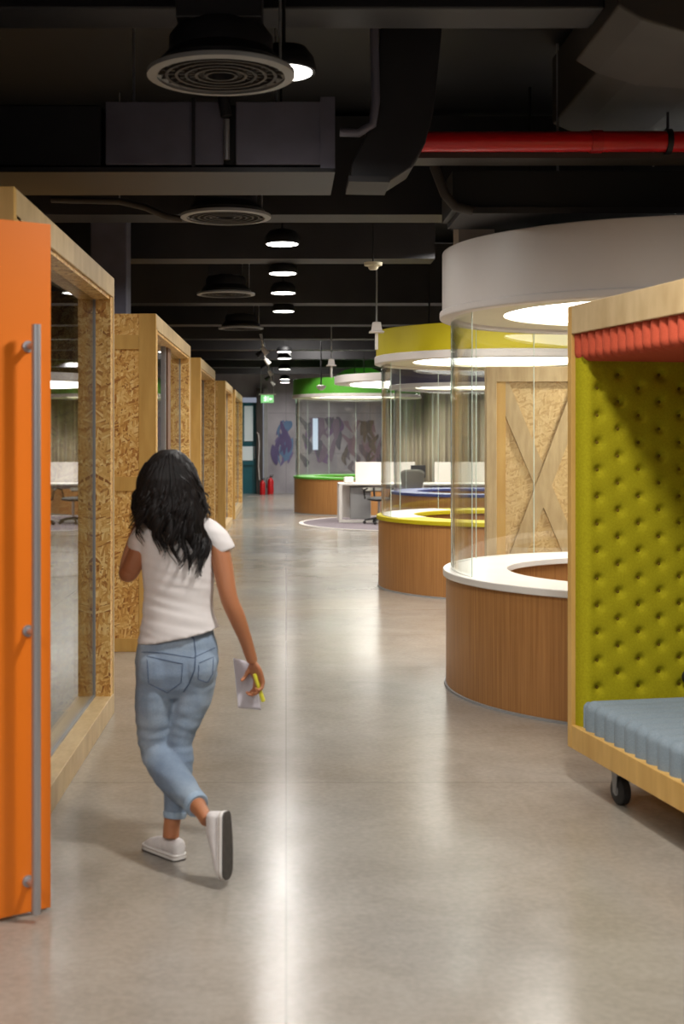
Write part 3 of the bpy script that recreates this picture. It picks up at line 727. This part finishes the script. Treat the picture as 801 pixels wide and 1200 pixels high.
seat = ribbed(rprof(.015, BD-.1, z0+.108, .415, .045), -BL+.1, -.115, .0985, .032, 560).build('ribbed_seat_cushion', 'bluegrey_fab', t, smooth=False)
for p in seat.data.polygons: p.use_smooth = len(p.vertices) == 4
seat.modifiers.new('e', 'EDGE_SPLIT').split_angle = math.radians(60)
can = ribbed(rprof(.012, BD-.04, z1-.262, z1-.1325, .045, False), -BL+.05, -.047, .075, .02, 500).build('ribbed_roof_cushion', 'coral', t)
for p in can.data.polygons: p.use_smooth = len(p.vertices) == 4
can.modifiers.new('e', 'EDGE_SPLIT').split_angle = math.radians(60)
MB().tube([(.545, -.13, .50), (.545, -.165, .50)], [.035, .03], 24).build('black_socket', 'rubber', t, smooth=True)
MB().arc(.02, .036, 0, .006, c=(0, 0)).build('socket_ring', 'steel', [o for o in bpy.data.objects if o.name == 'black_socket'][0], smooth=True).matrix_local = Matrix.Translation((.545, -.16, .50)) @ Matrix.Rotation(PI/2, 4, 'X')
for cx, cy in ((.085, -.38), (.085, -BL+.35), (BD-.12, -.38), (BD-.12, -BL+.35)):
    c = MB().cyl((cx, cy, .15), (cx, cy, z0), .03, 16).box(cx-.035, cx+.035, cy-.035, cy+.035, z0-.006, z0).build('castor_bracket', 'steel', t, smooth=True)
    R = Matrix.Rotation(math.radians(2), 3, 'Z')
    O = Vector((cx, cy, .062))
    wv = MB().tube([O+R @ Vector((-.024, 0, 0)), O+R @ Vector((-.016, 0, 0)), O+R @ Vector((.016, 0, 0)), O+R @ Vector((.024, 0, 0))], [.05, .0618, .0618, .05], 32).build('wheel', 'rubber', c, smooth=True)
    MB().tube([O+R @ Vector((-.026, 0, 0)), O+R @ Vector((.026, 0, 0))], .022, 20).build('wheel_hub', 'grey', c, smooth=True)
    for s in (-1, 1):
        vs = [O+R @ Vector((s*.028, a, b)) for a, b in ((-.012, -.01), (.012, -.01), (.026, .095), (-.026, .095))]
        vs += [O+R @ Vector((s*.032, a, b)) for a, b in ((-.012, -.01), (.012, -.01), (.026, .095), (-.026, .095))]
        MB().add(vs, [(0, 1, 2, 3), (7, 6, 5, 4), (0, 4, 5, 1), (1, 5, 6, 2), (2, 6, 7, 3), (3, 7, 4, 0)]).build('castor_fork', 'grey', c)

# ------------------------------------------------------------------ the walking woman
def remesh(mb, vox, it=3, fac=.5):
    me = bpy.data.meshes.new('tmp'); me.from_pydata(mb.v, [], mb.f); me.update()
    b = bmesh.new(); b.from_mesh(me); bmesh.ops.recalc_face_normals(b, faces=b.faces); b.to_mesh(me); b.free()
    o = bpy.data.objects.new('tmp', me); C.objects.link(o)
    r = o.modifiers.new('r', 'REMESH'); r.mode = 'VOXEL'; r.voxel_size = vox; r.use_smooth_shade = True
    s = o.modifiers.new('s', 'SMOOTH'); s.factor = fac; s.iterations = it
    dg = bpy.context.evaluated_depsgraph_get()
    out = bpy.data.meshes.new_from_object(o.evaluated_get(dg))
    bpy.data.objects.remove(o, do_unlink=True)
    return out
def mesh_obj(name, me, m, parent):
    me.materials.clear(); me.materials.append(m if not isinstance(m, str) else M[m]); me.name = name
    for p in me.polygons: p.use_smooth = True
    o = bpy.data.objects.new(name, me); C.objects.link(o); o.parent = parent; return o
def resample(keys, n):
    """smooth interpolation through keys = list of tuples"""
    out = []; k = len(keys)
    for i in range(n+1):
        s = i/n*(k-1); a = min(int(s), k-2); f = s-a
        p0, p1, p2, p3 = keys[max(a-1, 0)], keys[a], keys[a+1], keys[min(a+2, k-1)]
        out.append(tuple(.5*((2*q1)+(-q0+q2)*f+(2*q0-5*q1+4*q2-q3)*f*f+(-q0+3*q1-3*q2+q3)*f**3) for q0, q1, q2, q3 in zip(p0, p1, p2, p3)))
    return out
Z0 = 4.98
def hip_ring(u, v, hw, dep, z=Z0):            # pixel centre, half width px, depth radius m -> ellipse ring
    p = P(u, v, z); return (p.x, p.y, p.z, hw*z/F, dep)
def limb(keys, n=24, seg=16):
    """keys: (u, v, z, half width px, depth m)"""
    k = resample(keys, n)
    return [P(a, b, c) for a, b, c, _, _ in k], [(d*c/F, e) for _, _, c, d, e in k]
per_loc = Vector((-.42, 4.98, 0))
person = empty('person', tuple(per_loc), 'woman with long dark wavy hair in white t-shirt and light jeans walking away', 'person')
def shift(mb): 
    mb.v = [(x-per_loc.x, y-per_loc.y, z-per_loc.z) for x, y, z in mb.v]; return mb
def finger(mb, base, d, up, L, r, curl, seg=8):
    """three segments bending towards up"""
    pts = [base-d*.015, base]; dd = d.copy(); ax = d.cross(up).normalized(); p = base.copy()
    for k, f in enumerate((.45, .32, .23)):
        dd = Matrix.Rotation(curl*(1 if k else .7), 3, ax) @ dd
        q_ = p+dd*L*f; pts += [(p+q_)/2, q_]; p = q_
    n = len(pts); mb.tube(pts, [r*(1-.3*i/(n-1)) for i in range(n)], seg); mb.ell(pts[-1], (r*.7,)*3, 8); return p
def hand(mb, wrist, d, side, palm, s=1.0, curl=.5, thumb=1):
    """d: towards the fingers, side: towards the index finger, palm: the way the palm faces"""
    d, side, palm = d.normalized(), side.normalized(), palm.normalized()
    ctr = wrist+d*.045*s
    R = Matrix((side, palm, d)).transposed()
    mb.ell(ctr, (.037*s, .0145*s, .052*s), 16, R)
    mb.ell(wrist+d*.075*s, (.036*s, .012*s, .02*s), 14, R)
    for off, L, c in ((.027, .068, curl), (.009, .076, curl*1.05), (-.009, .071, curl*1.1), (-.026, .056, curl*1.2)):
        finger(mb, wrist+d*.084*s+side*off*s-d*(.004 if abs(off) > .02 else 0), d, palm, L*s, .0082*s, c)
    td = (d*.85+side*.38+palm*.5).normalized()
    finger(mb, wrist+d*.028*s+side*.026*s+palm*.006, td, (palm-side*.6).normalized(), .058*s, .0098*s, curl*.55)

body = MB()
# torso, neck, head (head turned a little to the left, looking ahead)
tor = resample([hip_ring(206, 800, 38, .085), hip_ring(207, 770, 42, .10), hip_ring(209, 735, 36, .088), hip_ring(209, 705, 35, .085), hip_ring(208, 670, 38, .092),
                hip_ring(209, 640, 42, .085), hip_ring(206, 622, 40, .07), hip_ring(203, 610, 20, .055), hip_ring(201, 600, 15, .05), hip_ring(199, 585, 14, .05), hip_ring(198, 572, 14, .05)], 40)
body.rings(tor)
hc = P(198, 560, 5.0)
Rh = Matrix.Rotation(math.radians(14), 3, 'Z')
def H_(x, y, z): return hc+Rh @ Vector((x, y, z))
body.ell(H_(0, -.005, .015), (.072, .092, .092), 24, Rh)
body.ell(H_(0, .03, -.035), (.056, .062, .068), 20, Rh)           # jaw
body.ell(H_(0, .075, -.09), (.02, .018, .014), 12, Rh)            # chin
body.tube([H_(0, .088, .012), H_(0, .100, -.005), H_(0, .112, -.028)], [.008, .011, .014], 10); body.ell(H_(0, .105, -.033), (.017, .01, .009), 10, Rh)   # nose
body.ell(H_(0, .088, -.058), (.023, .009, .006), 12, Rh); body.ell(H_(0, .086, -.068), (.02, .009, .006), 12, Rh)                                      # lips
for s in (-1, 1):
    body.ell(H_(s*.074, -.005, -.005), (.008, .018, .03), 12, Rh)                                # ears
    body.ell(H_(s*.03, .078, .022), (.02, .01, .006), 10, Rh)                                      # brow ridge
# arms
ra, rr = limb([(238, 628, 4.98, 13, .04), (254, 640, 4.97, 14, .043), (261, 665, 4.95, 11.5, .040), (268, 700, 4.93, 9.5, .034), (277, 722, 4.94, 9.5, .033), (287, 748, 4.97, 7.8, .026), (295.5, 775, 5.0, 6.6, .022)])
body.tube(ra, rr, 16)
la, lr = limb([(182, 625, 5.0, 13, .04), (168, 637, 5.0, 14, .042), (158, 657, 4.99, 12.5, .04), (151, 671, 4.99, 11, .036), (150, 664, 5.05, 10, .034), (154, 645, 5.14, 9, .03), (162, 618, 5.2, 7, .022), (167, 603, 5.22, 6, .018)])
body.tube(la, lr, 16); body.ell(P(150, 672, 4.99), (.038, .04, .034), 14)
hd_r = P(308, 812, 5.02)-P(295.5, 774, 5.0)
hand(body, P(296, 775, 5.0), hd_r, Vector((-.58, .78, -.1)), Vector((-.80, -.58, -.1)), 1.06, curl=.78)
hand(body, P(167, 601, 5.22), Vector((.15, .1, 1)), Vector((-.2, -1, .1)), Vector((1, -.2, 0)), .95, curl=.5)
# legs (left leg lifted back, right leg standing)
LL = [(186, 800, 4.98, 21, .085), (181, 830, 4.99, 22.5, .085), (181, 860, 5.0, 20, .072), (184, 882, 5.0, 18, .062), (194, 900, 4.93, 17.5, .058), (210, 920, 4.84, 16.5, .056), (228, 940, 4.74, 11.5, .042), (236, 951, 4.69, 8.5, .034), (243, 962, 4.66, 8.5, .036)]
RL = [(233, 795, 4.98, 20, .085), (225, 825, 4.98, 19, .08), (215, 855, 4.98, 16.5, .068), (211, 880, 4.98, 14.5, .058), (211, 905, 4.96, 15.5, .056), (206, 935, 4.94, 12.5, .048), (202, 960, 4.93, 10, .038), (200, 982, 4.92, 9.6, .036)]
for K in (LL, RL):
    kk = [(a, b, c, d*.86, e*.86) if i < 6 else (a, b, c, d, e) for i, (a, b, c, d, e) in enumerate(K)]
    pts, rad = limb(kk, 30); body.tube(pts, rad, 16)
M['skin'] = mat('tan_skin', sr(172, 112, 76), .5)
M['skin'].node_tree.nodes['Principled BSDF'].inputs['Subsurface Weight'].default_value = .08
mesh_obj('body', remesh(shift(body), .0048, 2), 'skin', person)
# eyes (face looks away from the camera)
for s in (-1, 1):
    e = shift(MB().ell(H_(s*.03, .079, .008), (.011, .009, .008), 12, Rh)).build('eye', 'white', person, smooth=True)
    shift(MB().ell(H_(s*.03, .0865, .008), (.0045, .002, .0045), 10, Rh)).build('iris', 'black', e, smooth=True)

# jeans
J = MB()
J.rings(resample([hip_ring(208, 730, 38, .084), hip_ring(208, 745, 43.5, .092), hip_ring(207.5, 765, 48.5, .105), hip_ring(206.5, 785, 48, .113), hip_ring(204, 803, 43, .10), hip_ring(203, 815, 34, .07)], 24), 40)
J.ell(P(184, 786, 4.93), (.078, .065, .085), 20); J.ell(P(231, 783, 4.93), (.076, .065, .083), 20)
LJ = [(183, 790, 4.98, 23, .10), (182, 825, 4.985, 23.8, .092), (182, 855, 5.0, 22, .080), (184.5, 876, 5.0, 21, .071), (193, 897, 4.94, 20.5, .068), (208, 917, 4.85, 19, .064), (222, 933, 4.77, 15.5, .053), (231, 944, 4.72, 13.5, .046)]
RJ = [(232, 785, 4.98, 23, .10), (227, 815, 4.98, 21.5, .09), (217, 845, 4.98, 17.5, .077), (210.5, 868, 4.98, 15.5, .066), (210, 892, 4.97, 16.5, .064), (208.5, 915, 4.95, 16.5, .06), (206, 938, 4.94, 14, .053), (204.5, 957, 4.93, 12.6, .048)]
for K in (LJ, RJ):
    pts, rad = limb(K, 44)
    out = []
    for i, (a, b) in enumerate(rad):            # soft fold rings around knee and thigh
        k = 1+.022*math.sin(i*2.1)*(1 if i > 8 else .4)*(1 if i < 32 else .3); out.append((a*k, b*k))
    J.tube(pts, out, 24)
jm = remesh(shift(J), .0062, 3)
for v in jm.vertices:
    p = v.co; n = v.normal
    f = noise.noise(Vector((p.x*6, p.y*6, p.z*34)))*.0036+noise.noise(Vector((p.x*20+3, p.y*20, p.z*14)))*.0022
    f *= 1.0 if p.z > .25 else .5
    v.co = p+n*f
def denim(nt, b):
    n = N(nt, 'ShaderNodeTexNoise'); n.inputs['Scale'].default_value = 5; n.inputs['Detail'].default_value = 6
    nt.links.new(coords(nt, (1, 1, .8)), n.inputs['Vector'])
    n2 = N(nt, 'ShaderNodeTexNoise'); n2.inputs['Scale'].default_value = 1; nt.links.new(coords(nt, (500, 500, 160)), n2.inputs['Vector'])
    c = ramp(nt, n.outputs[0], [(.3, sr(108, 124, 146)), (.5, sr(134, 150, 168)), (.72, sr(170, 182, 194))])
    nt.links.new(mixc(nt, .25, c, ramp(nt, n2.outputs[0], [(.3, sr(90, 110, 140)), (.7, sr(170, 184, 200))])), b.inputs['Base Color'])
    bump(nt, b, n2.outputs[0], .2, .002)
M['denim'] = mat('washed_denim', rough=.9, spec=.15, build=denim)
M['denim_dark'] = noise_mat('denim_stitching', sr(78, 94, 122), sr(66, 82, 108), (50, 50, 50), .9)
M['denim_light'] = noise_mat('denim_cuff', sr(160, 178, 196), sr(138, 158, 180), (60, 60, 60), .9)
jeans = mesh_obj('jeans', jm, 'denim', person)
bv = BVHTree.FromPolygons([v.co for v in jm.vertices], [p.vertices for p in jm.polygons])
camp = Vector((0, 0, 1.62))-per_loc
def hit(u, v):
    d_ = (P(u, v, 5)-Vector((0, 0, 1.62))).normalized(); h = bv.ray_cast(camp, d_)
    return (h[0]-d_*.001) if h[0] else None
def stitch(name, uv, r=.0016, m='denim_dark'):
    pts = []
    for (a, b), (c, d_) in zip(uv[:-1], uv[1:]):
        for i in range(8):
            h = hit(a+(c-a)*i/8, b+(d_-b)*i/8)
            if h: pts.append(h)
    if len(pts) > 2: MB().tube(pts, r, 6).build(name, m, jeans, smooth=True)
stitch('pocket_stitching', [(172, 769), (214, 778), (212, 800), (196, 812), (174, 801), (172, 769)])
stitch('pocket_stitching', [(233, 777), (250, 770), (249, 790), (243, 800), (232, 796), (233, 777)])
stitch('back_seam', [(227, 748), (229, 765), (228, 785), (221, 802), (214, 812)], .0022)
stitch('yoke_seam', [(166, 764), (190, 765), (226, 771), (256, 757)], .0015)
stitch('belt_loop', [(225, 738), (226, 750)], .0045)
for K, w_ in ((LJ, 1.0), (RJ, 1.0)):           # rolled cuffs
    (u1, v1, z1_, h1, e1), (u2, v2, z2_, h2, e2) = K[-2], K[-1]
    a, b = P(u1, v1, z1_), P(u2, v2, z2_); d_ = (b-a).normalized()
    r2 = h2*z2_/F
    shift(MB().tube([b-d_*.022, b-d_*.02, b-d_*.004, b+d_*.004], [(r2*1.0, e2), (r2*1.1, e2*1.1), (r2*1.1, e2*1.1), (r2*1.0, e2)], 24)).build('rolled_cuff', 'denim_light', jeans, smooth=True)

# t-shirt
T = MB()
def sl(u, v, hw, dep, tilt=0): return hip_ring(u, v, hw, dep)
rg = resample([sl(209, 745, 48.5, .116), sl(208.5, 730, 44.5, .106), sl(209, 712, 41.5, .098), sl(209, 690, 41, .098), sl(209, 668, 43, .102), sl(209, 650, 44, .102), sl(209, 635, 46, .095), sl(207, 622, 44, .080), sl(205, 612, 33, .066), sl(203, 605, 21, .058)], 60)
# tilt the hem: lower at the left
vs0 = len(T.v); T.rings(rg, 44)
lo, hi = min(v[2] for v in T.v), max(v[2] for v in T.v)
T.v = [(x, y, z-(1-(z-lo)/(hi-lo))**3*.030*(-(x-P(209, 745, Z0).x)/.15)) for x, y, z in T.v]
for K in ([(226, 618, 4.98, 13, .055), (243, 624, 4.98, 15, .054), (256, 636, 4.97, 15.5, .052), (262.5, 648, 4.965, 14, .049)],
          [(192, 620, 4.99, 13, .055), (176, 624, 4.99, 15, .054), (167, 634, 4.995, 15, .052), (163, 644, 5.0, 14, .050)]):
    pts, rad = limb(K, 14); T.tube(pts, rad, 24)
tm = remesh(shift(T), .0062, 4)
for v in tm.vertices:
    p = v.co; zc_ = p.z
    amt = .0042 if zc_ < 1.05 else .0022
    f = noise.noise(Vector((p.x*5, p.y*5, p.z*42+p.x*9)))*amt+noise.noise(Vector((p.x*9+7, p.y*9, p.z*9)))*.003
    v.co = p+v.normal*f
M['shirt'] = noise_mat('white_cotton', sr(222, 216, 214), sr(212, 206, 204), (9, 9, 9), .9, 4)
shirt = mesh_obj('t_shirt', tm, 'shirt', person)

# shoes
M['canvas'] = noise_mat('white_canvas', sr(214, 208, 206), sr(200, 194, 192), (40, 40, 40), .85)
M['sole_white'] = mat('white_rubber', sr(216, 212, 208), .6)
M['sole_dark'] = noise_mat('dark_rubber_tread', sr(78, 72, 68), sr(62, 58, 54), (60, 60, 60), .75)
def shoe(heel, Lv, Uv, length=.235, side_s=1):
    """heel: back of the sole, Lv towards the toe, Uv from sole to ankle"""
    Lv, Uv = Lv.normalized(), Uv.normalized(); Uv = (Uv-Lv*Uv.dot(Lv)).normalized(); Sv = Lv.cross(Uv)
    Mx = Matrix((Lv, Sv, Uv)).transposed()
    root = empty('shoe', (0, 0, 0), None, None); root.parent = person
    def W(mb): mb.v = [tuple(heel+Mx @ Vector(v)-per_loc) for v in mb.v]; return mb
    def width(s): return (.030+.013*math.sin(min(1, s*1.15)*PI*.62))*(1 if s < .85 else math.sqrt(max(.05, 1-((s-.85)/.155)**2)))*(1 if s > .07 else math.sqrt(max(.2, 1-((.07-s)/.085)**2)))
    def slab(h0, h1, k):
        mb = MB(); n = 30; vs = []
        for i in range(n+1):
            s = i/n; w_ = width(s)*k; o_ = .006*math.sin(s*PI)*side_s
            vs += [(s*length, o_-w_, h0), (s*length, o_+w_, h0), (s*length, o_+w_, h1), (s*length, o_-w_, h1)]
        fs = [(i*4+e, i*4+(e+1) % 4, i*4+4+(e+1) % 4, i*4+4+e) for i in range(n) for e in range(4)]+[(3, 2, 1, 0), (n*4, n*4+1, n*4+2, n*4+3)]
        return mb.add(vs, fs)
    me_u = MB(); ring = []
    pts = []; rad = []
    for i in range(25):
        s = i/24; h = .070-.004*s if s < .34 else .066-(s-.34)*.062
        if s > .8: h -= .2*(s-.8)**1.5
        h *= (1 if s > .05 else .86); h = max(h, .012)
        pts.append(Vector((s*length*.985+.002, .006*math.sin(s*PI)*side_s, .012+h/2))); rad.append((width(s)*.93, h/2+.002))
    up = MB().tube(pts, rad, 20, ref=(0, 1, 0))
    me = remesh(W(up), .004, 3); o = mesh_obj('upper', me, 'canvas', root)
    W(slab(.005, .026, 1.04)).build('midsole', 'sole_white', root, smooth=True, bevel=.003)
    W(slab(0, .006, 1.03)).build('outsole', 'sole_dark', root, smooth=True)
    W(slab(.0175, .0195, 1.055)).build('sole_stripe', 'rail_brown', root, smooth=True)
    lc = MB()
    for k in range(4):
        x = length*(.47+.075*k); lc.tube([(x, -.02, .060-.012*k), (x+.004, 0, .070-.0135*k), (x, .02, .060-.012*k)], .0026, 6)
    W(lc).build('laces', 'sole_white', root, smooth=True)
    return root
hR = P(213, 1008, 4.9); hR.z = .0; hR.y = 4.885; hR.x = (212-U0)*4.885/F
tR = Vector(((168-U0)*5.03/F, 5.07, 0))
s1 = shoe(hR, tR-hR, Vector((0, 0, 1)), .225)
hL = P(266, 951, 4.63); tL = P(267, 1029, 4.60)
s2 = shoe(hL, tL-hL, Vector((-.93, .36, .03)), .238)

# hair: one shaped mass and loose wavy locks
Hm = MB()
def hr(u, v, hw, dep, zc_=4.985): 
    p = P(u, v, zc_); return (p.x, p.y, p.z, hw*zc_/F, dep)
Hm.rings(resample([hr(203, 622, 24, .032, 4.90), hr(202, 612, 35, .048, 4.91), hr(202, 598, 41, .070, 4.93), hr(200, 582, 40, .088, 4.95), hr(197.5, 562, 36.5, .102, 4.965), hr(198, 545, 29, .096, 4.975), hr(198, 533, 19, .070, 4.98), hr(198, 527, 9, .03, 4.98)], 30), 36)
hm = remesh(shift(Hm), .006, 3)
for v in hm.vertices:
    p = v.co; a = math.atan2(p.y+.03, p.x-.0)
    v.co = p+v.normal*(noise.noise(Vector((a*7, p.z*2.2, 0)))*.009+noise.noise(Vector((a*24, p.z*4, 5)))*.0045)*(1 if p.z < 1.52 else .3)
M['hair'] = noise_mat('dark_brown_hair', sr(26, 20, 19), sr(12, 9, 9), (90, 90, 6), .5, 3, spec=.3)
hair = mesh_obj('hair', hm, 'hair', person)
rnd = random.Random(11)
lk = MB()
ends = [(157, 622, 1), (163, 640, 1), (152, 612, .7), (188, 655, 1.2), (191, 645, 1), (212, 668, 1.3), (217, 674, 1.2), (205, 662, 1.2), (228, 670, 1.2), (240, 677, 1.2), (236, 664, 1.1), (244, 655, 1),
        (176, 632, .8), (222, 655, 1.1), (232, 680, 1), (198, 648, 1), (183, 650, 1), (226, 662, 1), (243, 668, 1), (208, 655, 1)]
def lerp_t(tab, v):
    if v <= tab[0][0]: return tab[0][1]
    for (a_, fa), (b_, fb) in zip(tab[:-1], tab[1:]):
        if v <= b_: return fa+(fb-fa)*(v-a_)/(b_-a_)
    return tab[-1][1]
back_tab = [(522, 4.93), (533, 4.895), (545, 4.868), (562, 4.857), (600, 4.853), (640, 4.86), (685, 4.872)]
half_tab = [(522, 6), (527, 12), (533, 21), (545, 31), (562, 38.5), (582, 42), (600, 44), (640, 46), (685, 46)]
clumps = [(e[0], e[1], e[2]) for e in ends]
for i in range(34):
    eu = 158+85*(i+.5)/34+rnd.gauss(0, 1.5); clumps.append((eu, rnd.uniform(606, 628+22*((eu-158)/85)), .8))
for ci, (cu_, cv_, am) in enumerate(clumps):
    ph = rnd.uniform(0, 6.3); fr = rnd.uniform(11, 17); fx0 = (cu_-200)/43
    for j in range(9):
        eu = cu_+rnd.gauss(0, 1.1); ev = cv_-abs(rnd.gauss(0, 7)); fx = max(-1.05, min(1.05, fx0+rnd.gauss(0, .07)))
        su = 198+fx*rnd.uniform(8, 22); sv = rnd.uniform(528, 548)+abs(fx)*14
        mu = 200+fx*41; n = 44; zoff = rnd.uniform(-.008, .008); pts = []; rad = []; ph_ = ph+rnd.gauss(0, .18)
        for k in range(n+1):
            s_ = k/n
            u = (1-s_)**2*su+2*s_*(1-s_)*mu+s_*s_*eu; v = sv+(ev-sv)*s_
            amp = am*7.5*max(0, s_-.30)
            u += amp*math.sin(ph_+s_*fr)
            hw = lerp_t(half_tab, v); dz = math.sqrt(max(0, 1-min(1, abs(u-200)/hw)**2.4))
            zh = 4.965-(4.965-lerp_t(back_tab, v))*dz
            if v > 612: zh = min(zh, 4.98-.106*math.sqrt(max(0, 1-min(1, abs(u-208)/46)**2))-.004)
            zh += zoff-.003+.016*math.cos(ph_+s_*fr)*max(0, s_-.30)*1.3
            pts.append(P(u, v, zh)); rad.append(max(.0007, .0040*(1-s_**4)*min(1, s_*8+.15)))
        lk.tube(pts, [(q_*1.5, q_) for q_ in rad], 6)
lko = shift(lk).build('loose_locks', 'hair', hair, smooth=True); lko.parent = hair

# sheet of paper and marker held in her right hand
paper = empty('paper_sheet', tuple(P(290, 790, 5.03)), 'pale grey sheet of paper held in the right hand of the woman', 'paper')
o_ = P(290, 790, 5.03)
cs = [P(273, 771, 5.02), P(296, 778, 5.035), P(306, 832, 5.06), P(279, 830, 5.03)]
def sheet(u, v):
    a = cs[0].lerp(cs[1], u); b = cs[3].lerp(cs[2], u); p = a.lerp(b, v)-o_; p.y += .012*math.sin(u*PI)*(1-.4*v); return tuple(p)
pp = MB().grid(sheet, 14, 18).build('sheet', mat('lilac_grey_paper', sr(196, 190, 198), .7), paper, smooth=True, fix=False)
k = pp.modifiers.new('s', 'SOLIDIFY'); k.thickness = .0012
pen = empty('marker_pen', tuple(P(303, 800, 5.0)), 'small yellow marker pen in the right fist of the woman', 'marker')
a, b = P(298, 790, 4.985)-P(303, 800, 5.0), P(308.5, 822, 5.01)-P(303, 800, 5.0)
M['pen'] = mat('yellow_plastic', sr(226, 220, 70), .35)
MB().tube([a, a.lerp(b, .06), a.lerp(b, .7), a.lerp(b, .72)], [.006, .0078, .0078, .0065], 16).build('pen_barrel', 'pen', pen, smooth=True)
MB().tube([a.lerp(b, .72), a.lerp(b, .97), b], [.0085, .0085, .0055], 16).build('pen_cap', 'pen', pen, smooth=True)
